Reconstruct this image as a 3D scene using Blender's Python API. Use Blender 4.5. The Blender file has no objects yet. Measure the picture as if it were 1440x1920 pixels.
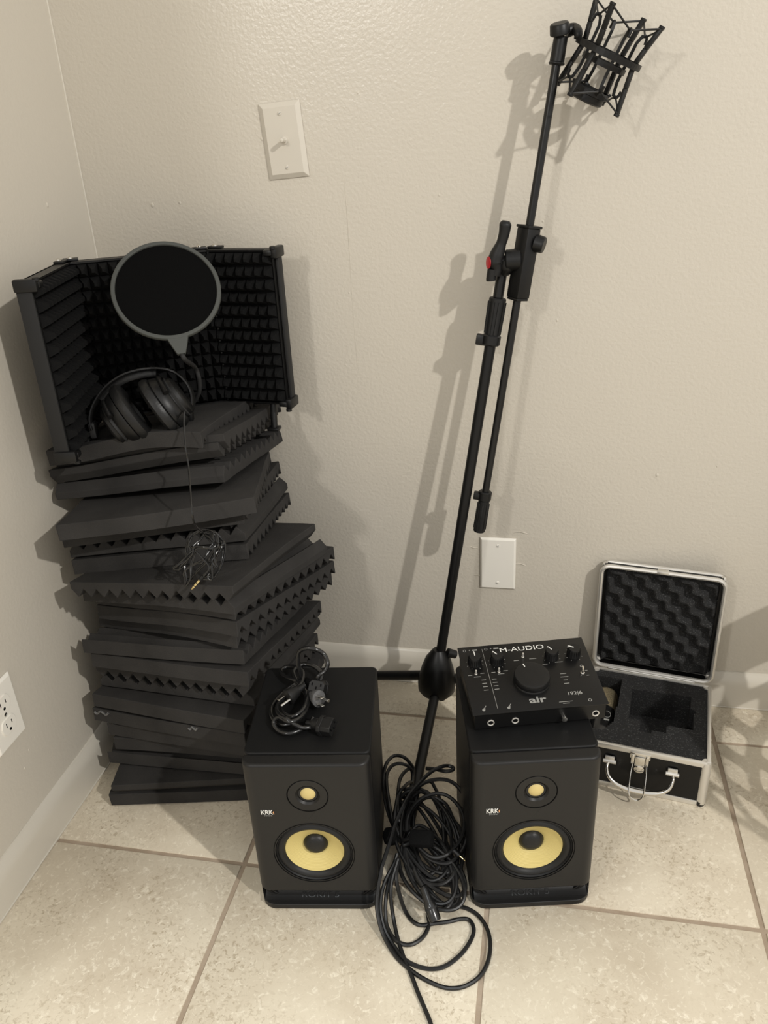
import bpy, bmesh, math, random
from mathutils import Vector as V, Matrix, Euler
sc = bpy.context.scene
COL = sc.collection
R = math.radians
random.seed(7)

# ------------------------------------------------------------------ materials
def srgb(r, g, b):
    f = lambda c: (c/255/12.92) if c/255 <= .04045 else ((c/255+.055)/1.055)**2.4
    return (f(r), f(g), f(b), 1)
def mat(name, col, rough=.5, metal=0, bump=None, spec=.5, vary=None, coat=0, trans=0):
    m = bpy.data.materials.new(name); m.use_nodes = True
    nt = m.node_tree; p = nt.nodes['Principled BSDF']
    p.inputs['Base Color'].default_value = col; p.inputs['Roughness'].default_value = rough
    p.inputs['Metallic'].default_value = metal; p.inputs['Specular IOR Level'].default_value = spec
    p.inputs['Coat Weight'].default_value = coat; p.inputs['Transmission Weight'].default_value = trans
    tc = nt.nodes.new('ShaderNodeTexCoord')
    if bump:
        n = nt.nodes.new('ShaderNodeTexNoise'); n.inputs['Scale'].default_value = bump[0]; n.inputs['Detail'].default_value = 4
        b = nt.nodes.new('ShaderNodeBump'); b.inputs['Strength'].default_value = bump[1]; b.inputs['Distance'].default_value = bump[2]
        nt.links.new(tc.outputs['Object'], n.inputs['Vector']); nt.links.new(n.outputs['Fac'], b.inputs['Height'])
        nt.links.new(b.outputs['Normal'], p.inputs['Normal'])
    if vary:   # (scale, lo colour, hi colour, contrast lo, contrast hi)
        n = nt.nodes.new('ShaderNodeTexNoise'); n.inputs['Scale'].default_value = vary[0]; n.inputs['Detail'].default_value = 5
        r = nt.nodes.new('ShaderNodeValToRGB')
        r.color_ramp.elements[0].position = vary[3]; r.color_ramp.elements[0].color = vary[1]
        r.color_ramp.elements[1].position = vary[4]; r.color_ramp.elements[1].color = vary[2]
        nt.links.new(tc.outputs['Object'], n.inputs['Vector']); nt.links.new(n.outputs['Fac'], r.inputs['Fac'])
        nt.links.new(r.outputs['Color'], p.inputs['Base Color'])
    return m
def g(v, w=0): return (v*(1+w), v, v*(1-w), 1)
M = {}
M['foam'] = mat('charcoal foam', g(.030, .05), .95, bump=(900, .6, .001), spec=.15, vary=(14, g(.029, .05), g(.041, .05), .3, .7))
M['shieldfoam'] = mat('black shield foam', g(.008), .95, bump=(900, .6, .001), spec=.12)
M['casefoam'] = mat('case foam', g(.03), .95, bump=(500, .9, .002), spec=.3, vary=(420, g(.020), g(.12), .56, .80))
M['cab'] = mat('speaker vinyl', g(.0075, -.02), .5, bump=(1500, .15, .0005), spec=.22)
M['baffle'] = mat('speaker baffle', g(.0115, .03), .42, bump=(1500, .15, .0005), spec=.35)
M['black'] = mat('black plastic', g(.006), .42, spec=.38)
M['gap'] = mat('dark recess', g(.003), .8, spec=.1)
M['rubber'] = mat('black rubber', g(.008), .5, spec=.35)
M['cable'] = mat('black cable', g(.008), .42, spec=.45)
M['gloss'] = mat('gloss black cable', g(.010), .22, spec=.6)
M['steel'] = mat('black powder coated steel', g(.005), .42, spec=.35, bump=(1200, .1, .0004))
M['pipe'] = mat('black boom tube', g(.007, .02), .32, spec=.4)
M['kevlar'] = mat('yellow woven cone', srgb(208, 190, 122), .38, spec=.5)
M['kevdome'] = mat('yellow tweeter dome', srgb(208, 188, 126), .5, spec=.4)
M['surround'] = mat('rubber surround', g(.010), .5, spec=.35)
M['white'] = mat('white print', srgb(225, 225, 220), .5)
M['grey'] = mat('grey print', srgb(150, 150, 146), .5)
M['smoothpaint'] = mat('smooth beige paint', (.575, .535, .46, 1), .3, bump=(60, .1, .001))
M['orange'] = mat('orange print', srgb(205, 150, 105), .5)
M['emboss'] = mat('embossed letters', g(.012), .35)
M['red'] = mat('red badge', srgb(178, 22, 34), .4)
M['alu'] = mat('brushed aluminium', srgb(222, 219, 212), .38, metal=.75, bump=(300, .1, .0005))
M['chrome'] = mat('chrome', srgb(225, 222, 215), .12, metal=1)
M['gold'] = mat('gold plating', srgb(235, 215, 160), .22, metal=1)
M['mesh'] = mat('champagne grille', srgb(205, 190, 155), .35, metal=.9)
M['brushblack'] = mat('brushed black panel', g(.005), .32, spec=.3)
M['ringgrey'] = mat('grey plastic ring', srgb(68, 70, 67), .55, spec=.3)
M['nylon'] = mat('black nylon mesh', g(.004), .9, spec=.03, bump=(1800, .5, .0005))
M['rail'] = mat('dark grey rail', g(.022), .55, metal=0, spec=.2)
M['leather'] = mat('black leatherette', g(.009), .42, bump=(260, .4, .001), spec=.4)
M['plate'] = mat('white plastic plate', srgb(232, 228, 218), .35)
M['paint'] = None
M['clear'] = mat('smoky clear plastic', g(.25), .15, spec=.6, trans=.6)
M['plasticbasket'] = mat('white basket plastic', srgb(225, 222, 215), .45)
M['velcro'] = mat('black hook strap', g(.006), .95, bump=(700, .8, .001), spec=.1)

def wall_mat(name, col, rough, sc1, st):
    m = mat(name, col, rough, spec=.5); nt = m.node_tree; p = nt.nodes['Principled BSDF']
    tc = nt.nodes.new('ShaderNodeTexCoord')
    n = nt.nodes.new('ShaderNodeTexNoise'); n.inputs['Scale'].default_value = sc1; n.inputs['Detail'].default_value = 3
    n2 = nt.nodes.new('ShaderNodeTexNoise'); n2.inputs['Scale'].default_value = 5; n2.inputs['Detail'].default_value = 2
    ad = nt.nodes.new('ShaderNodeMath'); ad.operation = 'MULTIPLY_ADD'; ad.inputs[1].default_value = 3
    b = nt.nodes.new('ShaderNodeBump'); b.inputs['Strength'].default_value = st; b.inputs['Distance'].default_value = .0016
    for q in (n, n2): nt.links.new(tc.outputs['Object'], q.inputs['Vector'])
    nt.links.new(n2.outputs['Fac'], ad.inputs[0]); nt.links.new(n.outputs['Fac'], ad.inputs[2])
    nt.links.new(ad.outputs[0], b.inputs['Height']); nt.links.new(b.outputs['Normal'], p.inputs['Normal'])
    return m
WALLC = (.560, .518, .442, 1)
M['paint'] = wall_mat('beige satin wall paint', WALLC, .27, 170, .5)
M['paintleft'] = wall_mat('beige wall paint side', WALLC, .5, 150, .25)
M['trim'] = wall_mat('painted baseboard', (.60, .56, .48, 1), .3, 40, .12)

def tile_mat(ax, ay, s):
    m = mat('beige ceramic tile', (.6, .5, .4, 1), .42, spec=.45); nt = m.node_tree; p = nt.nodes['Principled BSDF']; L = nt.links.new
    tc = nt.nodes.new('ShaderNodeTexCoord'); N = nt.nodes.new
    def noise(scale, det, dist=0, rough=.6):
        n = N('ShaderNodeTexNoise'); n.inputs['Scale'].default_value = scale; n.inputs['Detail'].default_value = det
        n.inputs['Distortion'].default_value = dist; n.inputs['Roughness'].default_value = rough
        L(tc.outputs['Object'], n.inputs['Vector']); return n
    big = noise(5, 3, .4); fine = noise(150, 6, .8, .65); patch = noise(9, 3, .4); vein = noise(95, 5, 1.0, .7)
    r1 = N('ShaderNodeValToRGB'); e = r1.color_ramp.elements
    e[0].position = .32; e[0].color = (0.558, 0.482, 0.368, 1); e[1].position = .68; e[1].color = (0.707, 0.637, 0.504, 1)
    L(big.outputs['Fac'], r1.inputs['Fac'])
    # worn darker flecks gathered in patches
    r2 = N('ShaderNodeValToRGB'); e = r2.color_ramp.elements; e[0].position = .52; e[0].color = (0, 0, 0, 1); e[1].position = .62; e[1].color = (1, 1, 1, 1)
    L(fine.outputs['Fac'], r2.inputs['Fac'])
    r3 = N('ShaderNodeValToRGB'); e = r3.color_ramp.elements; e[0].position = .42; e[0].color = (.12, .12, .12, 1); e[1].position = .64; e[1].color = (.8, .8, .8, 1)
    L(patch.outputs['Fac'], r3.inputs['Fac'])
    mu = N('ShaderNodeMath'); mu.operation = 'MULTIPLY'; L(r2.outputs['Color'], mu.inputs[0]); L(r3.outputs['Color'], mu.inputs[1])
    mx = N('ShaderNodeMixRGB'); L(mu.outputs[0], mx.inputs['Fac']); L(r1.outputs['Color'], mx.inputs['Color1']); mx.inputs['Color2'].default_value = (0.391, 0.319, 0.220, 1)
    # pale creamy flecks
    r4 = N('ShaderNodeValToRGB'); e = r4.color_ramp.elements; e[0].position = .54; e[0].color = (0, 0, 0, 1); e[1].position = .66; e[1].color = (.75, .75, .75, 1)
    L(vein.outputs['Fac'], r4.inputs['Fac'])
    mx2 = N('ShaderNodeMixRGB'); L(r4.outputs['Color'], mx2.inputs['Fac']); L(mx.outputs['Color'], mx2.inputs['Color1']); mx2.inputs['Color2'].default_value = (0.818, 0.752, 0.616, 1)
    L(mx2.outputs['Color'], p.inputs['Base Color'])
    b = N('ShaderNodeBump'); b.inputs['Strength'].default_value = .25; b.inputs['Distance'].default_value = .002
    L(mx2.outputs['Color'], b.inputs['Height']); L(b.outputs['Normal'], p.inputs['Normal'])
    return m
M['tile'] = tile_mat(0, 0, 0)
M['grout'] = mat('tan grout', (.36, .28, .205, 1), .85, bump=(300, .5, .001), vary=(30, (.31, .24, .17, 1), (.41, .33, .25, 1), .3, .7))

# woven look of the cone
nt = M['kevlar'].node_tree; p = nt.nodes['Principled BSDF']
tc = nt.nodes.new('ShaderNodeTexCoord'); w = nt.nodes.new('ShaderNodeTexWave'); w.inputs['Scale'].default_value = 160; w.bands_direction = 'Z'
b = nt.nodes.new('ShaderNodeBump'); b.inputs['Strength'].default_value = .35; b.inputs['Distance'].default_value = .0006
nt.links.new(tc.outputs['Object'], w.inputs['Vector']); nt.links.new(w.outputs['Fac'], b.inputs['Height']); nt.links.new(b.outputs['Normal'], p.inputs['Normal'])
# diamond grille of the microphone
nt = M['mesh'].node_tree; p = nt.nodes['Principled BSDF']
tc = nt.nodes.new('ShaderNodeTexCoord'); ck = nt.nodes.new('ShaderNodeTexVoronoi'); ck.inputs['Scale'].default_value = 420
b = nt.nodes.new('ShaderNodeBump'); b.inputs['Strength'].default_value = .9; b.inputs['Distance'].default_value = .001
nt.links.new(tc.outputs['Object'], ck.inputs['Vector']); nt.links.new(ck.outputs['Distance'], b.inputs['Height']); nt.links.new(b.outputs['Normal'], p.inputs['Normal'])

# ------------------------------------------------------------------ geometry helpers
def frame(z, x=None):
    z = V(z).normalized()
    x = V(x) if x is not None else (V((0, 0, 1)) if abs(z.z) < .9 else V((1, 0, 0)))
    x = (x - z*x.dot(z)).normalized(); y = z.cross(x)
    return Matrix((x, y, z)).transposed()
def mtx(loc, z=(0, 0, 1), x=(1, 0, 0)): return Matrix.Translation(V(loc)) @ frame(z, x).to_4x4()
class MB:
    def __init__(s): s.bm = bmesh.new()
    def add(s, vs, fs, T=None):
        bv = [s.bm.verts.new(T @ V(v) if T else V(v)) for v in vs]
        for f in fs:
            try: s.bm.faces.new([bv[i] for i in f])
            except ValueError: pass
        return s
    def box(s, c, d, T=None, bev=0, seg=2):
        b = bmesh.new(); bmesh.ops.create_cube(b, size=1)
        for v in b.verts: v.co = V((v.co.x*d[0]+c[0], v.co.y*d[1]+c[1], v.co.z*d[2]+c[2]))
        if bev: bmesh.ops.bevel(b, geom=b.edges[:], offset=bev, segments=seg, profile=.5, affect='EDGES')
        b.verts.ensure_lookup_table(); b.verts.index_update()
        s.add([v.co.copy() for v in b.verts], [[v.index for v in f.verts] for f in b.faces], T); b.free(); return s
    def lathe(s, prof, T=None, n=32, cap=True):
        vs, fs = [], []
        for r, z in prof:
            for i in range(n):
                a = 2*math.pi*i/n; vs.append((r*math.cos(a), r*math.sin(a), z))
        for k in range(len(prof)-1):
            for i in range(n):
                j = (i+1) % n; fs.append((k*n+i, k*n+j, (k+1)*n+j, (k+1)*n+i))
        if cap:
            fs.append(tuple(range(n-1, -1, -1))); fs.append(tuple((len(prof)-1)*n+i for i in range(n)))
        return s.add(vs, fs, T)
    def cyl(s, a, b, r, r2=None, n=20):
        a, b = V(a), V(b); r2 = r if r2 is None else r2; h = (b-a).length
        e = min(r, r2)*.12
        return s.lathe([(r-e, 0), (r, e), (r2, h-e), (r2-e, h)], Matrix.Translation(a) @ frame(b-a).to_4x4(), n)
    def tube(s, pts, r, n=8, sub=6, closed=False, smooth=True):
        P = [V(p) for p in pts]
        if smooth: P = spline(P, sub, closed)
        rr = r if callable(r) else (lambda t: r)
        up = None; rings = []; m = len(P)
        for i, p in enumerate(P):
            t = (P[(i+1) % m]-P[i-1]) if closed else (P[min(i+1, m-1)]-P[max(i-1, 0)])
            t = t.normalized() if t.length > 1e-9 else V((0, 0, 1))
            if up is None: up = V((0, 0, 1)) if abs(t.z) < .8 else V((1, 0, 0))
            up = (up-t*up.dot(t)); up = up.normalized() if up.length > 1e-6 else t.orthogonal().normalized()
            q = t.cross(up); k = rr(i/max(1, m-1))
            rings.append([p+(up*math.cos(2*math.pi*j/n)+q*math.sin(2*math.pi*j/n))*k for j in range(n)])
        vs = [v for ring in rings for v in ring]; fs = []
        for i in range(m if closed else m-1):
            a, b = i*n, ((i+1) % m)*n
            for j in range(n): fs.append((a+j, a+(j+1) % n, b+(j+1) % n, b+j))
        if not closed: fs += [tuple(range(n-1, -1, -1)), tuple((m-1)*n+j for j in range(n))]
        return s.add(vs, fs)
    def ribbon(s, P, side, w, t):
        n = len(P); vs = []; side = V(side)
        for i in range(n):
            d = (P[min(i+1, n-1)]-P[max(i-1, 0)]).normalized(); a = (side-d*side.dot(d)).normalized(); b_ = d.cross(a)
            for (u, v) in ((-.5, -.5), (-.42, -1), (.42, -1), (.5, -.5), (.5, .5), (.42, 1), (-.42, 1), (-.5, .5)): vs.append(P[i]+a*u*w+b_*v*t/2)
        fs = [(i*8+j, i*8+(j+1) % 8, (i+1)*8+(j+1) % 8, (i+1)*8+j) for i in range(n-1) for j in range(8)]+[tuple(range(8)), tuple((n-1)*8+j for j in range(8))]
        return s.add(vs, fs)
    def prism(s, poly, h, T=None, z0=0):
        n = len(poly)
        return s.add([(x, y, z0) for x, y in poly]+[(x, y, z0+h) for x, y in poly],
                     [tuple(range(n-1, -1, -1)), tuple(range(n, 2*n))]+[(i, (i+1) % n, n+(i+1) % n, n+i) for i in range(n)], T)
    def bar(s, a, b, w, t, x=None, bev=0):
        a, b = V(a), V(b); h = (b-a).length
        return s.box((0, 0, h/2), (w, t, h), Matrix.Translation(a) @ frame(b-a, x).to_4x4(), bev)
    def build(s, name, m, parent=None, smooth=True, bev=0, world=False, angle=40):
        me = bpy.data.meshes.new(name)
        bmesh.ops.recalc_face_normals(s.bm, faces=s.bm.faces)
        s.bm.to_mesh(me); s.bm.free()
        o = bpy.data.objects.new(name, me); COL.objects.link(o); me.materials.append(m)
        if parent is not None:
            o.parent = parent
            if world: me.transform(wm(parent).inverted())
        if smooth:
            me.polygons.foreach_set('use_smooth', [True]*len(me.polygons)); me.set_sharp_from_angle(angle=R(angle))
        if bev:
            md = o.modifiers.new('bevel', 'BEVEL'); md.width = bev; md.segments = 2; md.limit_method = 'ANGLE'; md.angle_limit = R(35)
        return o
def wm(o):
    m = Matrix.LocRotScale(o.location, o.rotation_euler, None) if o.rotation_mode != 'QUATERNION' else Matrix.LocRotScale(o.location, o.rotation_quaternion, None)
    return wm(o.parent) @ m if o.parent else m
def spline(P, sub, closed=False):
    out = []; m = len(P)
    for i in range(m if closed else m-1):
        p0 = P[i-1] if (closed or i > 0) else P[0]*2-P[1]
        p1, p2 = P[i], P[(i+1) % m]
        p3 = P[(i+2) % m] if (closed or i+2 < m) else P[-1]*2-P[-2]
        for k in range(sub):
            t = k/sub
            out.append(.5*((2*p1)+(p2-p0)*t+(2*p0-5*p1+4*p2-p3)*t*t+(3*p1-p0-3*p2+p3)*t**3))
    if not closed: out.append(P[-1])
    return out
def rr_poly(w, h, r, n=6, cx=0, cy=0):
    o = []
    for (x, y, a0) in ((w/2-r, h/2-r, 0), (-w/2+r, h/2-r, 90), (-w/2+r, -h/2+r, 180), (w/2-r, -h/2+r, 270)):
        for k in range(n+1):
            a = R(a0+90*k/n); o.append((cx+x+r*math.cos(a), cy+y+r*math.sin(a)))
    return o
def tag(o, label=None, cat=None, group=None, kind=None):
    for k, v in (('label', label), ('category', cat), ('group', group), ('kind', kind)):
        if v: o[k] = v
    return o
def thing(name, label, cat, loc=(0, 0, 0), rot=(0, 0, 0), group=None):
    o = bpy.data.objects.new(name, None); COL.objects.link(o); o.location = loc; o.rotation_euler = rot
    o.empty_display_size = .05
    return tag(o, label, cat, group)
def text(name, s, size, T, m, parent, depth=.0004, sx=1, world=False, bold=0):
    cu = bpy.data.curves.new(name, 'FONT'); cu.body = s; cu.size = size; cu.extrude = depth; cu.align_x = 'CENTER'; cu.align_y = 'CENTER'; cu.offset = bold
    t = bpy.data.objects.new(name+'_tmp', cu); COL.objects.link(t)
    dg = bpy.context.evaluated_depsgraph_get(); dg.update()
    me = bpy.data.meshes.new_from_object(t.evaluated_get(dg)); bpy.data.objects.remove(t); bpy.data.curves.remove(cu)
    me.transform(T @ Matrix.Diagonal((sx, 1, 1, 1))); me.name = name
    me.materials.clear(); me.materials.append(m)
    o = bpy.data.objects.new(name, me); COL.objects.link(o); o.parent = parent
    if world: me.transform(wm(parent).inverted())
    return o
def bowl(s, prof, T, n=40): return s.lathe(prof, T, n, cap=False)

# ------------------------------------------------------------------ the setting
TILE, GA, GB, GW = .4026, .3554, -.5223, .0075
fl = MB(); fl.box((1.2, -1.6, -.012), (3.6, 3.6, .020)); FLOOR = tag(fl.build('floor', M['grout']), kind='structure')
tl = MB()
for i in range(-1, 5):
    for j in range(-6, 3):
        x0, x1 = GA+(i-1)*TILE+GW/2, GA+i*TILE-GW/2; y0, y1 = GB+j*TILE+GW/2, GB+(j+1)*TILE-GW/2
        x0, y1 = max(x0, -.05), min(y1, .05)
        if x1-x0 > .02 and y1-y0 > .02:
            tl.box(((x0+x1)/2, (y0+y1)/2, -.0025), (x1-x0, y1-y0, .005), bev=.0014)
tiles = tl.build('tiles', M['tile'], FLOOR)
HW = 2.5
wb = MB(); wb.box((1.2, .05, HW/2-.02), (3.6, .1, HW+.04))
# small runs and nibs of old paint on the wall
def nib(mb, x, z, r, ax='y', h=.5, st=1.4):
    T = mtx((x, .0, z), (0, -1, 0), (1, 0, 0)) if ax == 'y' else mtx((0, x, z), (1, 0, 0), (0, 1, 0))
    mb.lathe([(r, -.0005), (r*.85, r*h*.5), (r*.5, r*h*.85), (r*.1, r*h)], T @ Matrix.Diagonal((1, st, 1, 1)), 10)
for x, z, r in ((.339, 1.081, .0022), (.178, .987, .0022), (.126, .985, .003), (.505, 1.14, .0015), (.60, .93, .0012), (.632, .985, .0018), (.80, .94, .0015),
                (1.02, .50, .0028), (1.12, .52, .0016), (.455, .70, .0013), (.83, .78, .002), (.47, .83, .0015)):
    nib(wb, x, z, r)
# peeling paint by the switch plate and the outlet
for (x, z, w_) in ((.78, .37, .03), (.70, .27, .02), (.779, .30, .028), (.69, .335, .015), (.565, .045, .02), (.57, .06, .03)):
    wb.tube([(x-w_/2, .0002, z), (x, -.0008, z+.003*math.sin(x*90)), (x+w_/2, .0002, z-.002)], .0009, 5, 4)
wb.tube([(.474, .0002, 1.02), (.4755, -.0001, .94), (.475, .0002, .80), (.477, .0001, .70)], .0005, 5, 6)
wall_back = tag(wb.build('wall_back', M['paint']), kind='structure')
wl = MB(); wl.box((-.05, -.65, HW/2-.02), (.1, 1.5, HW+.04))
for y, z, r in ((-.12, 1.0, .003), (-.51, .19, .0018), (-.53, .17, .0022), (-.49, .20, .001)): nib(wl, y, z, r, 'x')
tag(wl.build('wall_left', M['paintleft']), kind='structure')
def baseboard(name, T, L):
    prof = [(0, -.01), (.0125, -.01), (.0125, .052), (.0115, .062), (.0085, .070), (.005, .0755), (.003, .0795), (0, .0805)]
    m = MB(); n = 40; vs = []; k = len(prof)
    rnd = random.Random(3)
    for i in range(n+1):
        for (d, z) in prof: vs.append((L*i/n, d+rnd.uniform(-.0003, .0003), z+rnd.uniform(-.0004, .0004)))
    fs = [(i*k+j, i*k+(j+1) % k, (i+1)*k+(j+1) % k, (i+1)*k+j) for i in range(n) for j in range(k)]
    fs += [tuple(range(k)), tuple(n*k+j for j in range(k))]
    m.add(vs, fs, T); return tag(m.build(name, M['trim']), kind='structure')
bb = baseboard('baseboard_back', Matrix(((1, 0, 0, 0), (0, -1, 0, 0), (0, 0, 1, 0), (0, 0, 0, 1))), 2.9)
baseboard('baseboard_left', Matrix(((0, 1, 0, 0), (-1, 0, 0, 0), (0, 0, 1, 0), (0, 0, 0, 1))), 1.4)
ck = MB()
ck.tube([(.0118, -.01, .0015), (.0125, -.7, .0015), (.0122, -1.39, .0015)], .0017, 6, 30)
ck.tube([(0, -.0122, .0015), (1, -.0125, .0012), (2.9, -.0122, .0015)], .0015, 6, 30)
tag(ck.build('trim_1', M['trim']), kind='structure')
cc = MB(); cc.tube([(.0006, -.0006, .08), (.0012, -.0012, .9), (.0006, -.0008, 1.4), (.0008, -.0008, 2.4)], .0022, 6, 20)
tag(cc.build('trim_2', M['trim']), kind='structure')

# wall plates
def plate(t, w=.0699, h=.1143, m=None, bv=.0035, th=.0055):
    b = MB(); a = [(-w/2, -h/2), (w/2, -h/2), (w/2, h/2), (-w/2, h/2)]; c = [(x*(1-.009/w), y*(1-.009/h)) for x, y in a]
    c = [(x-math.copysign(bv, x), y-math.copysign(bv, y)) for x, y in a]
    vs = [(x, 0, y) for x, y in a]+[(x, -.0018, y) for x, y in a]+[(x, -th, y) for x, y in c]
    fs = [(0, 1, 2, 3), (8, 9, 10, 11)]+[(i, (i+1) % 4, 4+(i+1) % 4, 4+i) for i in range(4)]+[(4+i, 4+(i+1) % 4, 8+(i+1) % 4, 8+i) for i in range(4)]
    b.add(vs, fs); return b.build('cover_plate', m or M['plate'], t, smooth=False, bev=.0006)
def screw(t, z, m, y=-.0055, x=0):
    b = MB(); T = mtx((x, y, z), (0, -1, 0), (1, 0, 0)); b.lathe([(.0034, 0), (.0034, .0006), (.002, .0013), (.0004, .0015)], T, 16)
    o = b.build('screw', m, t)
    s_ = MB(); s_.box((0, 0, .0016), (.0058, .0009, .0004), T @ Matrix.Rotation(.5, 4, 'Z')); s_.build('slot', M['grey'], o)
t = thing('switch_plate', 'painted-over beige wall plate with a small round toggle, high on the back wall', 'switch plate', (.3777, -.0005, 1.0768), (0, R(-3.4), 0))
plate(t, m=M['smoothpaint'], bv=.0075, th=.0066); screw(t, .0405, M['smoothpaint'], -.0066); screw(t, -.0405, M['smoothpaint'], -.0062)
b = MB(); T = mtx((.002, -.0064, .0), (.05, -1, .05), (1, 0, 0)); b.lathe([(.0060, 0), (.0058, .002), (.0036, .0025), (.0034, .013), (.0038, .017), (.0030, .020), (.001, .021)], T, 20)
b.build('toggle', M['smoothpaint'], t)
t = thing('blank_plate', 'plain white blank wall plate with two screws, low on the back wall behind the stand', 'wall plate', (.7373, -.0005, .3009), (0, R(-.3), 0))
plate(t); screw(t, .0417, M['plate']); screw(t, -.0417, M['plate'])
t = thing('power_outlet', 'white duplex power outlet on the left wall at the edge of the picture', 'outlet', (.0005, -.541, .2905), (0, 0, R(90)))
plate(t)
screw(t, 0, M['chrome'])
for sgn in (1, -1):
    b = MB(); T = mtx((0, -.0050, sgn*.0197), (0, -1, 0), (1, 0, 0)); b.prism([(x, max(-.0135, min(.0135, y))) for x, y in [(.0172*math.cos(2*math.pi*i/32), .0172*math.sin(2*math.pi*i/32)) for i in range(32)]], .0022, T)
    o = b.build('receptacle', M['plate'], t, bev=.0004)
    s_ = MB()
    for dx, h in ((-.0064, .0080), (.0064, .0066)): s_.box((dx, .003, .0022), (.0014, h, .0006), T)
    s_.lathe([(.0026, .0019), (.0026, .0025)], T @ Matrix.Translation((0, -.0075, 0)), 12)
    s_.build('contact_slots', M['gap'], o)

# ------------------------------------------------------------------ foam panels
def cor(q, S=.305):
    x, y, zz, a, ro, pi = q; ca, sa = math.cos(a), math.sin(a)
    U = V((ca, sa, ro)).normalized(); W = V((-sa, ca, pi)); W = (W-U*U.dot(W)).normalized()
    return V((x, y, zz)), U, W, U.cross(W)
STACK = [[0.1911, -0.2604, 0.0283, 0.2039, 0.0001, -0.0001],
 [0.2028, -0.2639, 0.0562, 0.2085, 0.0019, -0.0153],
 [0.2073, -0.2397, 0.0859, 0.0096, 0.0092, -0.0313],
 [0.2202, -0.2325, 0.1117, 0.0357, 0.0119, -0.049],
 [0.2296, -0.2468, 0.1405, -0.0933, 0.0232, -0.0637],
 [0.2107, -0.2494, 0.1684, -0.1258, 0.0324, -0.0802],
 [0.2179, -0.2514, 0.1967, -0.1424, 0.0412, -0.0976],
 [0.218, -0.2181, 0.2208, -0.1019, 0.0445, -0.1204],
 [0.2214, -0.2276, 0.2442, -0.125, 0.055, -0.1409],
 [0.23, -0.24469999999999997, 0.2752, -0.1207, 0.0619, -0.1634],
 [0.2122, -0.2361, 0.302, -0.0682, 0.0642, -0.1832],
 [0.2356, -0.2065, 0.3274, -0.2596, 0.1122, -0.162],
 [0.2473, -0.22139999999999999, 0.3593, -0.26139999999999997, 0.1317, -0.1554],
 [0.248, -0.2198, 0.3883, -0.2656, 0.1359, -0.158],
 [0.2469, -0.2483, 0.4166, -0.2053, 0.1178, -0.1576],
 [0.2374, -0.2617, 0.4449, -0.1301, 0.107, -0.1418],
 [0.1881, -0.1865, 0.457, 0.0939, 0.101, -0.1536],
 [0.1833, -0.1794, 0.4856, 0.1016, 0.1111, -0.1496],
 [0.1828, -0.1943, 0.5183, 0.1399, 0.1201, -0.1454],
 [0.1988, -0.2374, 0.5566, 0.2619, 0.0748, -0.1413],
 [0.1647, -0.1478, 0.5763, 0.0229, 0.13, -0.1462],
 [0.1608, -0.1458, 0.6075, 0.0423, 0.1706, -0.1621],
 [0.17, -0.14, 0.628, 0.035, 0.15, -0.13],
 [0.155, -0.175, 0.652, 0.04, 0.12, -0.1, 0.27]]
TH, BS = .0262, .0118
def foam_panel(i, q, axis, up, phase, size, bend, label):
    c, U, W, N = cor(q)
    S2 = size/2; ny = 12; pitch = size/ny; nl = 12
    rnd = random.Random(i*13+5)
    f1, f2, f3 = rnd.uniform(0, 6), rnd.uniform(0, 6), rnd.uniform(.0006, .0016)
    A, B = (U, W) if axis == 'x' else (-W, U)   # A along the ridges, B across them
    # profile across: list of (b, height of ridged face)
    prof = []
    steps = ny*2
    for k in range(steps+1):
        bpos = -S2+size*k/steps; peak = (k % 2 == 1) != phase
        prof.append((bpos, TH if peak else BS))
    flat = [(b_, 0.) for b_, _ in prof]
    vs = []; n = len(prof)
    for a_i in range(nl+1):
        a_ = -S2+size*a_i/nl
        for lst in (prof, flat):
            for b_, h in lst:
                hh = h if up else TH-h      # height above the panel's underside
                P = c+A*a_+B*b_+N*(hh-TH)
                u = (P-c).dot(U)/S2; v = (P-c).dot(W)/S2
                dz = f3*(math.sin(2.2*u+f1)+math.sin(2.6*v+f2))+bend[0]*(u*u-.4)+bend[1]*u*v+bend[2]*math.sin(math.pi*u+.4)*(.6-.4*v)
                P = P+N*dz+A*rnd.uniform(-.0006, .0006)*(1 if a_i in (0, nl) else 0)
                vs.append(P-c)
    m = MB(); fs = []; w2 = 2*n
    for a_i in range(nl):
        o = a_i*w2; p_ = o+w2
        for k in range(n-1):
            fs.append((o+k, o+k+1, p_+k+1, p_+k)); fs.append((o+n+k, p_+n+k, p_+n+k+1, o+n+k+1))
        fs.append((o, p_, p_+n, o+n)); fs.append((o+n-1, o+2*n-1, p_+2*n-1, p_+n-1))
    for o in (0, nl*w2):
        for k in range(n-1): fs.append((o+k, o+n+k, o+n+k+1, o+k+1))
    m.add(vs, fs)
    ob = m.build('acoustic_foam_panel', M['foam'], smooth=False)
    md = ob.modifiers.new('bevel', 'BEVEL'); md.width = .0009; md.segments = 1; md.limit_method = 'ANGLE'; md.angle_limit = R(30)
    ob.location = c
    tag(ob, label, 'foam panel', 'charcoal wedge foam panels piled in the left corner')
    return ob, c, U, W, N
ORD = ['first', 'second', 'third', 'fourth', 'fifth', 'sixth', 'seventh', 'eighth', 'ninth', 'tenth', 'eleventh', 'twelfth', 'thirteenth', 'fourteenth', 'fifteenth', 'sixteenth',
       'seventeenth', 'eighteenth', 'nineteenth', 'twentieth']
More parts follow.
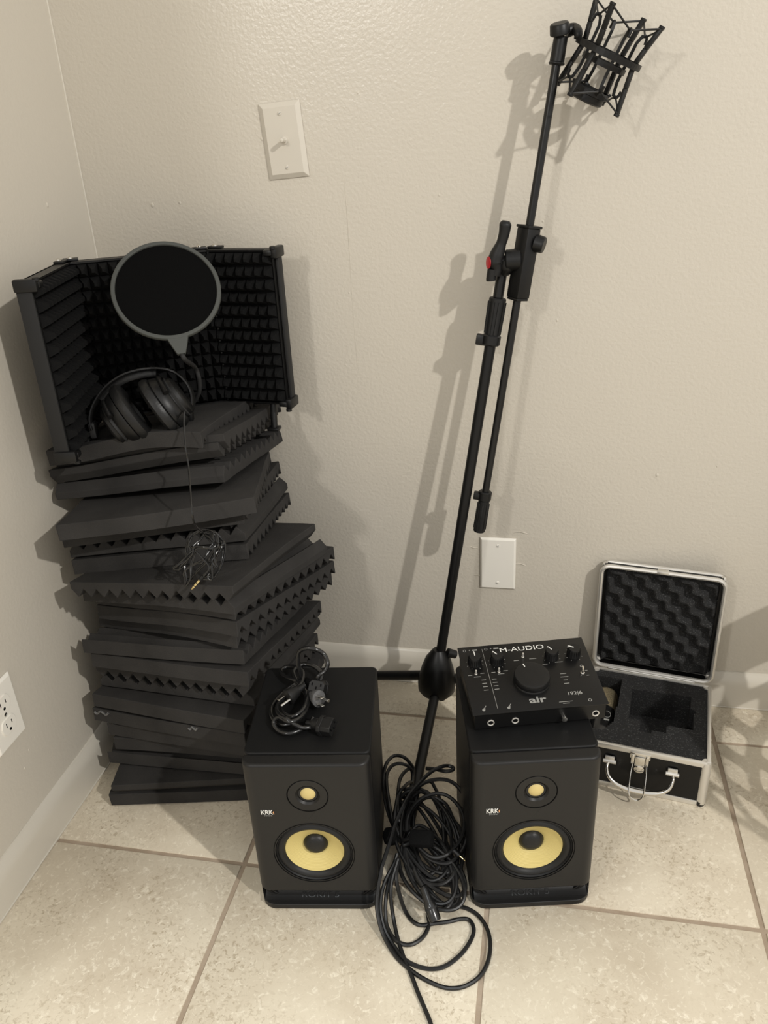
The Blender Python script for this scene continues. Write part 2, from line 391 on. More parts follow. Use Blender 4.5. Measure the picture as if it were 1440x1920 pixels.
SPEC = [  # axis, up, phase(True: starts on a peak), bend, label
 ('x', 0, 1, (0, 0, 0), 'charcoal foam panel lying on the floor tiles, lowest of the foam pile'),
 ('x', 0, 0, (.001, 0, 0), 'charcoal foam panel second from the floor, set back on the lowest one'),
 ('x', 1, 1, (0, .001, 0), 'charcoal foam panel third from the floor, its left corner overhanging the two below'),
 ('x', 0, 1, (0, .001, 0), 'dark foam panel fourth from the floor, recessed between two wider ones'),
 ('x', 1, 1, (0, .001, 0), 'charcoal foam panel fifth from the floor, just under the tape-marked one'),
 ('x', 0, 1, (.001, .001, 0), 'foam panel sixth from the floor with shiny tape remains on its front edge'),
 ('x', 0, 1, (.001, .001, 0), 'foam panel seventh from the floor, directly above the one with tape remains'),
 ('y', 1, 0, (.001, .001, 0), 'foam panel eighth from the floor, its teeth pointing up and interlocked with the next'),
 ('y', 0, 0, (.001, .001, 0), 'foam panel ninth from the floor, teeth down, meshed into the one beneath'),
 ('x', 0, 1, (.001, .001, 0), 'flat-fronted foam panel tenth from the floor, right below the ridged-top one'),
 ('x', 1, 1, (0, 0, 0), 'foam panel with ridged top stepping back at left, in the middle of the pile'),
 ('x', 0, 1, (-.002, 0, .002), 'sagging foam panel resting on the ridged-top panel in mid pile'),
 ('x', 0, 1, (-.002, 0, .002), 'foam panel right above the sagging one, row of tooth gaps along its right side'),
 ('x', 0, 1, (-.002, 0, .001), 'foam panel two above the sagging one, under the pair with a zigzag front'),
 ('y', 1, 0, (-.001, 0, .001), 'lower foam panel of the zigzag-fronted pair below the hanging cord bundle'),
 ('y', 0, 0, (-.001, 0, 0), 'upper foam panel of the zigzag-fronted pair, its flat top jutting out to the right'),
 ('x', 0, 1, (0, 0, 0), 'smooth-fronted foam panel behind the hanging headphone cord bundle'),
 ('y', 1, 0, (0, 0, 0), 'foam panel with a row of upright teeth along its front, above the smooth-fronted one'),
 ('x', 0, 1, (0, 0, 0), 'foam panel lying flat on the upright teeth, beneath the slanted panel'),
 ('x', 0, 1, (.001, 0, 0), 'slanted foam panel twisted out of line, its broad flat top showing in the upper pile'),
 ('x', 1, 0, (-.001, 0, .001), 'foam panel under the top three, teeth up, meshed with the one above'),
 ('x', 0, 0, (-.001, 0, .001), 'foam panel third from the top, slits between teeth along its right side'),
 ('x', 0, 0, (-.001, 0, .002), 'foam panel second from the top, teeth hanging at right below the vocal shield'),
 ('x', 0, 1, (-.003, 0, .004), 'wavy topmost foam panel with the headphones lying on it'),
]
for i, (q, s_) in enumerate(zip(STACK, SPEC)):
    FP = foam_panel(i, q[:6], s_[0], s_[1], bool(s_[2]), q[6] if len(q) > 6 else .305, s_[3], s_[4])
    if i == 5:
        ob, c, U, W, N = FP
        for u0, u1 in ((-.148, -.118), (.045, .062)):
            tb = MB(); P = []
            for k in range(9):
                u = u0+(u1-u0)*k/8; P.append(U*u-W*(.1532+.0006*math.sin(k*2.1))-N*(.006+.003*math.sin(k*1.3)))
            tb.tube(P, .0022, 6, 3); tb.build('tape_remains', M['clear'], ob)

# ------------------------------------------------------------------ speakers
def speaker(loc, ang, label):
    W, H, D = .184, .290, .226
    t = thing('studio_monitor', label, 'speaker', loc, (0, 0, ang), 'pair of black studio monitors with yellow cones')
    # local: x right 0..W, y back 0..D, z up
    cab = MB(); poly = rr_poly(W, D-.0245, .010, 5, W/2, (D+.0245)/2)
    cab.prism(poly, H-.006, z0=.006); cab.build('cabinet', M['cab'], t, bev=.0022)
    # front baffle: rounded vertical edges
    bf = MB()
    def rb(x0, x1, r, y0):
        o = [(x1, y0), (x0, y0)]
        for k in range(9):
            a = R(180+90*k/8); o.append((x0+r+r*math.cos(a), r+r*math.sin(a)))
        for k in range(9):
            a = R(270+90*k/8); o.append((x1-r+r*math.cos(a), r+r*math.sin(a)))
        return o
    wx, wz, tx, tz = W/2, .1175, W/2, .2325
    bf.prism(rb(0, W, .017, .0240), H-.0345, z0=.0345)
    o = bf.build('baffle', M['baffle'], t, bev=.0042)
    o.modifiers['bevel'].segments = 4
    for (cx, cz, r, d) in ((wx, wz, .0585, .05), (tx, tz, .0300, .0045)):
        cu = MB(); cu.lathe([(r, -.002), (r, d)], mtx((cx, -.0005, cz), (0, 1, 0), (1, 0, 0)), 64)
        c = cu.build('cutter', M['gap'], t); c.hide_render = True
        md = o.modifiers.new('cut', 'BOOLEAN'); md.object = c; md.operation = 'DIFFERENCE'; md.solver = 'EXACT'
        CUT.append((o, c))
    wn = o.modifiers.new('even', 'WEIGHTED_NORMAL'); wn.keep_sharp = True; wn.weight = 90
    # scooped port and lip at the foot
    lip = MB(); base = [(x, y-.004 if y < .029 else y) for x, y in rb(0, W, .024, .030)]
    lip.prism(base, .0090, z0=.0012)
    for sx in (1, -1):
        xo = 0 if sx > 0 else W
        pr_ = []
        for k in range(7):
            a = R(90*k/6); pr_.append((xo+sx*(.003+.026*(1-math.sin(a))), .0345-.0225*math.cos(a)*1.0))
        pl_ = [(xo+sx*.001, .012)]+[(x, z) for x, z in reversed(pr_)]+[(xo+sx*.001, .0345)]
        lip.prism([(x, z) for x, z in pl_], .018, Matrix(((1, 0, 0, 0), (0, 0, -1, .030), (0, 1, 0, 0), (0, 0, 0, 1))))
    lip.build('port_lip', M['baffle'], t, bev=.0018)
    pt = MB(); prof = [(.0035, .0118), (.009, .0128), (.015, .0155), (.020, .0195), (.0238, .0260), (.0245, .034), (.0245, .0095), (.0035, .0095)]
    pt.prism(prof, W-.010, Matrix(((0, 0, 1, .005), (1, 0, 0, 0), (0, 1, 0, 0), (0, 0, 0, 1)))); prt = pt.build('bass_port', M['baffle'], t)
    text('embossed_letters', 'ROKIT 5', .0120, Matrix.Translation((W/2, .0110, .0142)) @ Matrix.Rotation(R(28), 4, 'X'), M['emboss'], prt, .0006, 1.35)
    # woofer
    Tw = mtx((wx, 0, wz), (0, -1, 0), (1, 0, 0))
    def wz_(prof): return [(r, -d) for r, d in prof]
    s = MB(); s.lathe(wz_([(.0582, .012), (.0582, .0015), (.0565, .0005), (.0552, .0030), (.0530, .0012), (.0500, .0), (.0470, .0012), (.0452, .0045), (.0440, .0065), (.0440, .012)]), Tw, 64, cap=False); s_o = s.build('woofer_surround', M['surround'], t)
    s = MB(); s.lathe(wz_([(.0442, .0060), (.0300, .0130), (.0185, .0200), (.0160, .0215)]), Tw, 64, cap=False); cn = s.build('woofer_cone', M['kevlar'], t)
    s = MB(); s.lathe(wz_([(.0188, .0205), (.0186, .0190), (.0165, .0150), (.0125, .0118), (.0070, .0100), (.0010, .0094)]), Tw, 40); s.build('dust_cap', M['leather'], cn)
    s = MB(); s.lathe(wz_([(.0603, .0), (.0611, -.0008), (.0600, -.0002), (.0580, .004), (.0580, .0)]), Tw, 64, cap=False); s.build('trim_ring', M['gap'], s_o)
    # tweeter
    Tt = mtx((tx, 0, tz), (0, -1, 0), (1, 0, 0))
    s = MB(); s.lathe(wz_([(.0292, .004), (.0292, .0005), (.0285, .0), (.0180, .0010), (.0150, .0045), (.0138, .0062), (.0128, .0062)]), Tt, 56, cap=False); fp = s.build('tweeter_faceplate', M['baffle'], t)
    s = MB(); s.lathe(wz_([(.0300, .003), (.0304, -.0003), (.0294, -.0003), (.0293, .003)]), Tt, 56, cap=False); s.lathe(wz_([(.0148, .0046), (.0150, .0036), (.0124, .0048), (.0122, .008)]), Tt, 56, cap=False); s.build('tweeter_rim', M['gap'], fp)
    s = MB(); s.lathe(wz_([(.0124, .0066), (.0122, .0052), (.0100, .0028), (.0060, .0010), (.0008, .0003)]), Tt, 40); s.build('tweeter_dome', M['kevdome'], t)
    Tl = Matrix.Translation((.0305, -.0006, .2010)) @ Matrix.Rotation(R(90), 4, 'X')
    lg = text('maker_logo', 'KRK', .0118, Tl @ Matrix.Translation((-.001, 0, 0)), M['white'], t, .0003, .80, bold=.0001)
    m = MB(); m.prism([(.0078, .0), (.0098, -.0036), (.0098, .0036)], .0006, Tl); m.build('logo_arrow', M['orange'], lg, smooth=False)
    text('logo_line', 'SYSTEMS', .0028, Matrix.Translation((.031, -.0006, .1945)) @ Matrix.Rotation(R(90), 4, 'X'), M['grey'], lg, .0002, 1.1)
    for x in (.02, W-.02):
        for y in (.03, D-.03):
            ft = MB(); ft.lathe([(.008, 0), (.009, .006)], Matrix.Translation((x, y, 0)), 16); ft.build('rubber_foot', M['rubber'], t)
    return t
CUT = []
speaker((.4115, -.596, 0), R(8.3), 'black studio monitor with yellow cone at left, two power cords piled on its top')
speaker((.7345, -.549, 0), R(12), 'black studio monitor with yellow cone at right, the audio interface lying on its top')

# ------------------------------------------------------------------ audio interface
ZT = .290
t = thing('audio_interface', 'black audio interface with knobs and a large round dial, on the right monitor', 'audio interface', (.8086, -.392, ZT), (0, 0, R(15.3)))
w, d = .200, .132
zb, zf = .050, .030      # top height at back and front
body = MB()
prof = [(-d/2, .003), (d/2, .003), (d/2, zb), (-d/2, zf)]
body.prism([(y, z) for y, z in prof], w-.006, Matrix(((0, 0, 1, -w/2+.003), (1, 0, 0, 0), (0, 1, 0, 0), (0, 0, 0, 1))))
body.build('chassis', M['brushblack'], t, bev=.0008)
sl = math.atan2(zb-zf, d)
TP = Matrix.Translation((-w/2, -d/2-.003, zf)) @ Matrix.Rotation(sl, 4, 'X')   # panel frame: x 0..200mm, y 0..
dl = (d+.006)/math.cos(sl)
tp = MB(); tp.box((w/2, dl/2, .001), (w, dl, .0022), TP, bev=.0008); top = tp.build('top_panel', M['brushblack'], t)
def pp(x, y): return TP @ Matrix.Translation((x*.001, y*.001*dl/.130, .0021))
def knob(x, y, r, h, name, ang, ind=True):
    m = MB(); T = pp(x, y); m.lathe([(r*1.08, 0), (r*1.08, .001), (r, .002), (r*.92, h-.001), (r*.86, h)], T, 32)
    for k in range(18):
        a = 2*math.pi*k/18; m.box((r*1.0*math.cos(a), r*1.0*math.sin(a), h*.45), (.0012, .0012, h*.75), T)
    o = m.build(name, M['black'], t)
    if ind:
        i_ = MB(); TT = T @ Matrix.Rotation(R(ang), 4, 'Z'); i_.box((0, r*.52, h+.0003), (.0014, r*.8, .0008), TT); i_.box((0, r*.98, h*.5), (.0014, .0016, h), TT); i_.build('pointer', M['white'], o)
    return o
knob(21.2, 96, .0098, .015, 'gain_knob', 0); knob(55.8, 95, .0098, .015, 'gain_knob', 35)
knob(141.3, 95, .0098, .015, 'monitor_knob', 30); knob(176.4, 96, .0098, .015, 'headphone_knob', 60)
o = MB(); T = pp(99, 52); o.lathe([(.0275, 0), (.0275, .0012), (.0262, .003), (.0268, .0095), (.0268, .0125), (.0255, .0145), (.0235, .0150), (.0080, .0147)], T, 64); dial = o.build('volume_dial', M['black'], t)
o = MB(); o.box((-.004, .0205, .0153), (.0016, .006, .0006), T @ Matrix.Rotation(R(12), 4, 'Z')); o.build('pointer', M['white'], dial)
o = MB(); o.lathe([(.0271, .0095), (.0272, .0100), (.0271, .0105)], T, 64, cap=False); o.build('chrome_edge', M['rail'], dial)
for x, y in ((19.1, 74.5), (54.6, 75), (97.7, 100)):
    o = MB(); T = pp(x, y); o.lathe([(.0022, 0), (.0022, .0008)], T, 14); o.lathe([(.0016, 0), (.0016, .0075), (.0012, .0082)], T, 14); o.build('push_switch', M['alu'], t)
o = MB(); T = pp(179.3, 59); o.lathe([(.0035, 0), (.0032, .001), (.0018, .0015), (.0018, .005)], T, 14); o.cyl(T @ V((0, 0, .004)), T @ V((0, .003, .011)), .0016, .002); o.build('toggle_switch', M['chrome'], t)
# print
text('maker_name', 'M-AUDIO', .0130, pp(100, 117), M['white'], t, .00012, 1.28)
text('air_mark', 'air', .0165, pp(99, 17.5), M['grey'], t, .00015, 1.45, bold=.0004)
text('model_number', '192|6', .0085, pp(156, 23.5), M['grey'], t, .00015, 1.2, bold=.0001)
pr = MB()
def ln(x0, y0, x1, y1, wd=.5):
    T = pp((x0+x1)/2, (y0+y1)/2); L = math.hypot(x1-x0, y1-y0)*.001
    pr.box((0, 0, .0001), (L, wd*.001, .0002), T @ Matrix.Rotation(math.atan2(y1-y0, x1-x0), 4, 'Z'))
ln(38, 127, 38, 4, .5)
for x0 in (28, 44):
    for k in range(4): ln(x0-3+k*.0, 62-k*6.3, x0+4, 62-k*6.3, .9)
for k, L in enumerate((9, 12, 6, 8)): ln(150-L/2, 61-k*6.2, 150+L/2, 61-k*6.2, .9)
for cx, cy in ((21.2, 96), (55.8, 95), (141.3, 95), (176.4, 96)):
    for k in range(9):
        a = R(-60+k*37.5); ln(cx+12*math.cos(a), cy+12*math.sin(a), cx+13.6*math.cos(a), cy+13.6*math.sin(a), .6)
for x, y, L in ((10, 73, 6), (29, 75, 6), (20, 69, 10), (46, 75, 6), (65, 76, 7), (57, 71, 10), (86, 94, 8), (112, 95, 11), (150, 84, 12), (128, 82, 8), (186, 63, 4), (186, 54, 4), (139, 10, 20), (139, 7, 10)):
    ln(x-L/2, y, x+L/2, y, .8)
for x in (13, 47):
    T = pp(x-3, 122); pr.lathe([(.0024, .0), (.0024, .0002), (.0018, .0002), (.0018, 0)], T, 20, cap=False)
    ln(x+4, 122, x+6, 123, 1.4); ln(x+9, 122, x+17, 122, 2.6)
T = pp(174.6, 9); pr.lathe([(.0028, .0), (.0028, .0002), (.0018, .0002), (.0018, 0)], T, 20, cap=False)
T = pp(182, 72); pr.lathe([(.0026, .0), (.0026, .0002), (.0018, .0002), (.0018, 0)], T, 20, cap=False)
for x in (17.5, 54.3):   # guitar signs
    T = pp(x, 8); pr.lathe([(.0022, 0), (.0022, .0002)], T, 14); pr.lathe([(.0015, 0), (.0015, .0002)], T @ Matrix.Translation((.0013, .002, 0)), 12); ln(x+1.5, 10.5, x+4.5, 15, .9)
pr.build('panel_print', M['grey'], top, smooth=False)
for x in (-.073, -.037, .082):
    T = mtx((x, -d/2+.0002, .0135), (0, -1, 0), (1, 0, 0)); o = MB(); o.lathe([(.0054, 0), (.0054, .0012), (.0042, .0016), (.0034, .0006), (.0034, 0)], T, 28, cap=False); rg = o.build('jack_socket', M['alu'], t)
    o = MB(); o.lathe([(.0035, 0), (.0035, .0005)], T, 20); o.build('socket_hole', M['gap'], rg)
o = MB(); T = mtx((.034, -d/2+.0002, .0135), (0, -1, 0), (1, 0, 0)); o.lathe([(.0036, 0), (.0036, .004), (.0042, .0045), (.0040, .0085), (.002, .0090)], T, 24); o.build('selector_button', M['chrome'], t)
for x in (-.072, .072):
    for y in (-.04, .04):
        o = MB(); o.lathe([(.006, 0), (.0065, .004)], Matrix.Translation((x, y, 0)), 14); o.build('rubber_foot', M['rubber'], t)

# ------------------------------------------------------------------ microphone case
W, D, H = .222, .222, .097
t = thing('microphone_case', 'open black flight case with silver edges and foam lining, by the back wall', 'case', (1.114, -.291, 0), (0, 0, R(-9.5)))
# local: x -W..0, y 0..D
b = MB(); tk = .004
b.box((-W/2, tk/2+.001, H/2), (W-.004, tk, H-.004)); b.box((-W/2, D-tk/2-.001, H/2), (W-.004, tk, H-.004))
b.box((-W+tk/2+.001, D/2, H/2), (tk, D-.01, H-.004)); b.box((-tk/2-.001, D/2, H/2), (tk, D-.01, H-.004)); b.box((-W/2, D/2, .005), (W-.006, D-.006, .005))
b.build('body', M['brushblack'], t, smooth=False)
al = MB(); e = .0105
for z in (.0055, H-.005):
    for y in (.003, D-.003): al.box((-W/2, y, z), (W-.01, .007, e), bev=.0015)
    for x in (-.003, -W+.003): al.box((x, D/2, z), (.007, D-.01, e), bev=.0015)
for x in (-.0065, -W+.0065):
    for y in (.0065, D-.0065): al.lathe([(.0075, .003), (.0085, .006), (.0085, H-.006), (.0075, H-.001)], Matrix.Translation((x, y, 0)), 20)
al.build('edge_rails', M['alu'], t)
for x in (-.0075, -W+.0075):
    for y in (.0075, D-.0075):
        cp = MB(); cp.lathe([(.008, 0), (.0095, .003), (.0095, .010), (.008, .011)], Matrix.Translation((x, y, 0)), 20); cp.build('corner_cap', M['black'], t)
# foam insert as a stepped block with pockets
HOLE = [(75, 167), (145, 171), (182, 173), (183, 140), (191, 131), (187, 119), (187, 80), (144, 78), (141, 57), (119, 57), (117, 49), (97, 47), (97, 79), (75, 79)]
SLOT = [(8, 192), (55, 192), (52, 65), (36, 33), (8, 33)]
def inside(p, poly):
    x, y = p; c = False; j = len(poly)-1
    for i in range(len(poly)):
        (xi, yi), (xj, yj) = poly[i], poly[j]
        if (yi > y) != (yj > y) and x < (xj-xi)*(y-yi)/(yj-yi)+xi: c = not c
        j = i
    return c
n = 70; cs = .212/n
def depth(i, j):
    if not (0 <= i < n and 0 <= j < n): return None
    p = ((i+.5)*cs*1000, (j+.5)*cs*1000)
    if inside(p, HOLE): return .062
    if inside(p, SLOT): return .055
    return 0
fo = MB(); vs, fs, ix = [], [], {}
def vtx(i, j, z):
    k = (i, j, round(z, 4))
    if k not in ix: ix[k] = len(vs); vs.append((-W+.005+i*cs, .005+j*cs, z))
    return ix[k]
zt = H-.003
for i in range(n):
    for j in range(n):
        z = zt-depth(i, j); fs.append((vtx(i, j, z), vtx(i+1, j, z), vtx(i+1, j+1, z), vtx(i, j+1, z)))
        for di, dj, a, b_ in ((1, 0, (i+1, j), (i+1, j+1)), (0, 1, (i, j+1), (i+1, j+1))):
            dd = depth(i+di, j+dj); z2 = .01 if dd is None else zt-dd
            if abs(z2-z) > 1e-6: fs.append((vtx(*a, z), vtx(*b_, z), vtx(*b_, z2), vtx(*a, z2)))
        for di, dj, a, b_ in ((-1, 0, (i, j), (i, j+1)), (0, -1, (i, j), (i+1, j))):
            if depth(i+di, j+dj) is None: fs.append((vtx(*a, z), vtx(*b_, z), vtx(*b_, .01), vtx(*a, .01)))
fo.add(vs, fs); fo.build('foam_insert', M['casefoam'], t, smooth=False)
# lid, hinged at the back edge and standing open
lid = bpy.data.objects.new('lid', None); COL.objects.link(lid); lid.parent = t; lid.location = (0, D-.001, H+.002); lid.rotation_euler = (R(-2.5), 0, 0); lid.empty_display_size = .02
LD, LT = .224, .026
b = MB(); b.box((-W/2, LT-.002, LD/2), (W-.006, .003, LD-.006)); 
for x in (-.0035, -W+.0035): b.box((x, LT/2, LD/2), (.003, LT-.004, LD-.012))
for z in (.003, LD-.003): b.box((-W/2, LT/2, z), (W-.012, LT-.004, .003))
b.build('lid_shell', M['brushblack'], lid, smooth=False)
al = MB()
def ring(mb, y, w_, th):
    P = rr_poly(W-w_/2, LD-w_/2, .016, 6, -W/2, LD/2)
    mb.tube([(x, y, z) for x, z in P], th, 8, 1, closed=True, smooth=False)
ring(al, .004, .006, .0042); ring(al, LT-.003, .006, .0036)
for x in (-.003, -W+.003):
    for z in (.003, LD-.003):
        al.box((x+(-.004 if x > -.1 else .004), LT*.72, z+(.004 if z < .1 else -.004)), (.012, LT*.5, .012), bev=.004)
al.build('lid_rim', M['alu'], lid)
n = 56; fo = MB(); vs = []; fs = []
for j in range(n+1):
    for i in range(n+1):
        x = -W+.010+(W-.020)*i/n; z = .010+(LD-.020)*j/n
        h = (math.sin((x*.72+z*.70)*2*math.pi/.0300+.9*math.sin((x*.70-z*.72)*2*math.pi/.0300)))
        edge = min(i, n-i, j, n-j); h = h*min(1, edge/2)
        vs.append((x, .0120-.0085*h if edge else .020, z))
for j in range(n):
    for i in range(n): fs.append((j*(n+1)+i, j*(n+1)+i+1, (j+1)*(n+1)+i+1, (j+1)*(n+1)+i))
fo.add(vs, fs); fo.build('egg_crate_foam', M['casefoam'], lid, angle=80)
b = MB(); b.box((-W/2+.0, .003, LD+.001), (.020, .012, .006), bev=.001); b.build('catch', M['alu'], lid)
b = MB(); b.cyl((-W+.03, D-.001, H+.001), (-.03, D-.001, H+.001), .0028); b.build('hinge', M['chrome'], t)
# latch
b = MB(); lx = -.113
b.box((lx, -.0022, H-.010), (.034, .004, .012), bev=.001); b.box((lx-.012, -.004, H-.017), (.006, .006, .020), bev=.0015); b.box((lx+.012, -.004, H-.017), (.006, .006, .020), bev=.0015)
b.box((lx, -.006, H-.020), (.017, .003, .020), bev=.001); b.lathe([(.0085, 0), (.0085, .004), (.007, .005)], mtx((lx, -.003, H-.036), (0, -1, 0), (1, 0, 0)), 24)
b.build('latch', M['chrome'], t)
b = MB(); P = [(lx-.012, -.008, H-.026), (lx-.013, -.022, H-.044), (lx-.012, -.034, H-.068), (lx-.005, -.036, H-.078), (lx+.005, -.036, H-.078), (lx+.012, -.034, H-.068), (lx+.013, -.022, H-.044), (lx+.012, -.008, H-.026)]
b.tube(P, .0013, 8, 5); b.build('latch_wire', M['chrome'], t)
b = MB(); P = [(-.163, -.004, .064), (-.166, -.014, .058), (-.160, -.022, .044), (-.142, -.026, .033), (-.111, -.027, .029), (-.080, -.026, .033), (-.062, -.022, .044), (-.056, -.014, .058), (-.058, -.004, .064)]
b.tube(P, lambda s: .0026+.0022*math.exp(-((s-.5)/.25)**2), 10, 5); hd = b.build('handle', M['chrome'], t)
for x in (-.163, -.058):
    b = MB(); b.box((x, -.003, .068), (.016, .004, .012), bev=.001); b.cyl((x-.011, -.005, .064), (x+.011, -.005, .064), .0035); b.build('handle_mount', M['alu'], t)
# microphone lying in its slot
c0 = wm(t)
mt = thing('condenser_microphone', 'black condenser microphone with champagne grille lying in the slot of the open case', 'microphone', c0 @ V((-W+.034, .100, .066)), (0, 0, R(-9.5)))
Tm = mtx((0, 0, 0), (0, 1, 0), (1, 0, 0))
b = MB(); b.lathe([(.008, -.062), (.018, -.060), (.0235, -.052), (.0240, -.040), (.0240, .012), (.0236, .014)], Tm, 40); bd = b.build('body', M['gloss'], mt)
b = MB(); b.lathe([(.0230, .014), (.0230, .066), (.0215, .072), (.016, .077), (.006, .079)], Tm, 40); b.build('grille', M['mesh'], mt)
b = MB(); b.lathe([(.0245, .010), (.0245, .016)], Tm, 40); b.build('band', M['gloss'], mt)
b = MB(); b.tube([(.008+.007*math.cos(a), -.010+.009*math.sin(a), .0232-.0013*abs(math.cos(a))) for a in [2*math.pi*k/20 for k in range(20)]], .0005, 5, 1, closed=True)
b.build('badge_ring', M['grey'], bd)
b = MB(); b.box((.008, -.026, .0232), (.012, .004, .0006)); b.build('lettering_band', M['grey'], bd)

# ------------------------------------------------------------------ microphone stand
A0, A1 = V((.6371, -.122, .1708)), V((.7284, -.069, .7964)); dA = (A1-A0).normalized()
def ax(s): return A0+dA*s*1.081
hub = ax(-.05)
t = thing('microphone_stand', 'tall black tripod boom stand leaning against the back wall between the two monitors', 'microphone stand', (hub.x, hub.y, 0))
up = V((.06, .04, 1)).normalized()
b = MB(); b.lathe([(r_*1.05, z_*1.06) for r_, z_ in [(.010, .052), (.014, .047), (.0235, .032), (.0300, .012), (.0345, -.010), (.0355, -.022), (.0345, -.034), (.0300, -.040), (.012, -.041)]], mtx(hub, up, (1, 0, 0)), 48); b.build('hub', M['steel'], t, world=True)
b = MB(); b.cyl(ax(-.09), ax(.562), .0093, n=28); b.build('pole', M['steel'], t, world=True)
feet = [V((.613, -.413, .013)), V((.350, -.033, .013)), V((.885, -.050, .013))]
for f in feet:
    h = V((f.x-hub.x, f.y-hub.y, 0)).normalized(); a = hub+h*.020+V((0, 0, -.012 if f.y > -.3 else -.030)); dr = (f-a).normalized()
    b = MB(); b.cyl(a, f-dr*.02, .0095, n=20); lg = b.build('leg', M['steel'], t, world=True)
    b = MB(); b.cyl(f-dr*.05, f-dr*.0+V((0, 0, 0)), .0125, .0115, n=20); b.build('rubber_foot', M['rubber'], lg, world=True)
b = MB(); b.cyl(hub+V((.02, .004, .048)), hub+V((.036, .010, .040)), .009, .008); b.build('clamp_knob', M['black'], t, world=True)
b = MB(); b.cyl(hub+V((.0, 0, -.04)), hub+V((.010, .004, -.064)), .011, .009); b.build('pole_end', M['black'], t, world=True)
b = MB(); b.cyl(ax(.560), ax(.62), .0125, .0140, n=24)
for k in range(10):
    a = 2*math.pi*k/10; F = frame(dA); off = F @ V((math.cos(a), math.sin(a), 0)); b.bar(ax(.566)+off*.0127, ax(.614)+off*.0138, .003, .003, off)
b.build('clutch_grip', M['rubber'], t, world=True)
b = MB(); b.cyl(ax(.549), ax(.565), .0155, n=28); b.bar(ax(.549)-V((.014, 0, 0)), ax(.565)-V((.014, 0, 0)), .022, .016, (1, 0, 0), .002); b.build('clip_collar', M['black'], t, world=True)
b = MB(); b.cyl(ax(.62), ax(.66), .0085, n=20); b.build('upper_pole', M['pipe'], t, world=True)
# boom
B0, B1 = V((.7073, -.098, .4207)), V((.8112, -.055, 1.1584)); dB = (B1-B0).normalized()
def bx(s): return B0+dB*s
LB = (B1-B0).length
b = MB(); b.cyl(bx(.03), bx(LB+.005), .0064, n=24); boom = b.build('boom_arm', M['pipe'], t, world=True)
b = MB(); b.cyl(bx(.0), bx(.062), .0105, .0100, n=20)
for k in range(8):
    a = 2*math.pi*k/8; off = frame(dB) @ V((math.cos(a), math.sin(a), 0)); b.bar(bx(.006)+off*.0102, bx(.056)+off*.0098, .0028, .0028, off, .0005)
b.build('boom_grip', M['rubber'], boom, world=True)
b = MB(); b.cyl(bx(.062), bx(.079), .0118, n=24); b.bar(bx(.064)-V((.014, .0, 0)), bx(.077)-V((.014, 0, 0)), .012, .014, (1, 0, 0), .002); b.build('cable_clip', M['black'], boom, world=True)
s0 = (V((.7613, -.072, .8337))-B0).dot(dB); s1 = s0+.106
Fb = frame(dB, (1, 0, .2)); 
b = MB(); b.bar(bx(s0), bx(s1), .026, .026, Fb @ V((1, 1, 0)), .0015); b.bar(bx(s1), bx(s1+.004), .029, .029, Fb @ V((1, 1, 0)), .001); b.bar(bx(s0-.004), bx(s0), .024, .024, Fb @ V((1, 1, 0)), .001); b.build('boom_clamp', M['steel'], t, world=True)
b = MB(); q = bx(s1-.022); b.cyl(q+V((.012, 0, 0)), q+V((.027, -.004, -.004)), .0135, .0125, n=24); b.build('clamp_knob', M['black'], t, world=True)
# swivel joint and lever
sj = bx(s1-.044)+V((-.026, -.002, -.004)); 
b = MB(); b.cyl(sj+V((-.004, 0, 0)), bx(s1-.047)+V((-.004, 0, 0)), .0165, .0175, n=28); b.tube([ax(.655), ax(.672), sj+V((-.002, 0, -.012)), sj], lambda s: .0095+.004*s, 14, 4); b.build('swivel_joint', M['steel'], t, world=True)
def wp(px, dz, dy=0): return V((px, -.155+dy, dz))
b = MB(); c = sj+V((-.019, -.006, -.001))
P = [c+V((.0, 0, -.020)), c+V((.002, 0, -.010)), c, c+V((.003, 0, .012)), c+V((.009, 0, .028)), c+V((.013, 0, .042)), c+V((.015, 0, .056)), c+V((.016, 0, .061))]
rad = [.0085, .0090, .0125, .0115, .0080, .0085, .0095, .0060]
def rf(s):
    x = s*(len(rad)-1); k = min(int(x), len(rad)-2); f = x-k; return rad[k]*(1-f)+rad[k+1]*f
b.tube(P, rf, 16, 5); b.tube([c+V((-.004, -.002, -.010)), c+V((-.006, -.002, -.024)), c+V((-.006, -.002, -.028))], .0078, 12, 4); b.cyl(c, sj+V((-.002, 0, 0)), .0085, n=20); lv = b.build('tension_lever', M['rubber'], t, world=True)
b = MB(); b.lathe([(.0082, 0), (.0082, .001), (.006, .0016), (.001, .0018)], mtx(c+V((-.0100, -.0040, 0)), (-.86, -.5, .05), (0, 0, 1)) @ Matrix.Diagonal((1.15, .95, 1, 1)), 28); b.build('red_badge', M['red'], lv, world=True)
# upper mount
tp_ = bx(LB)
b = MB(); b.cyl(bx(LB+.003), bx(LB+.036), .0105, .0100, n=24); b.cyl(bx(LB), bx(LB+.004), .0115, n=24); b.build('top_socket', M['steel'], t, world=True)

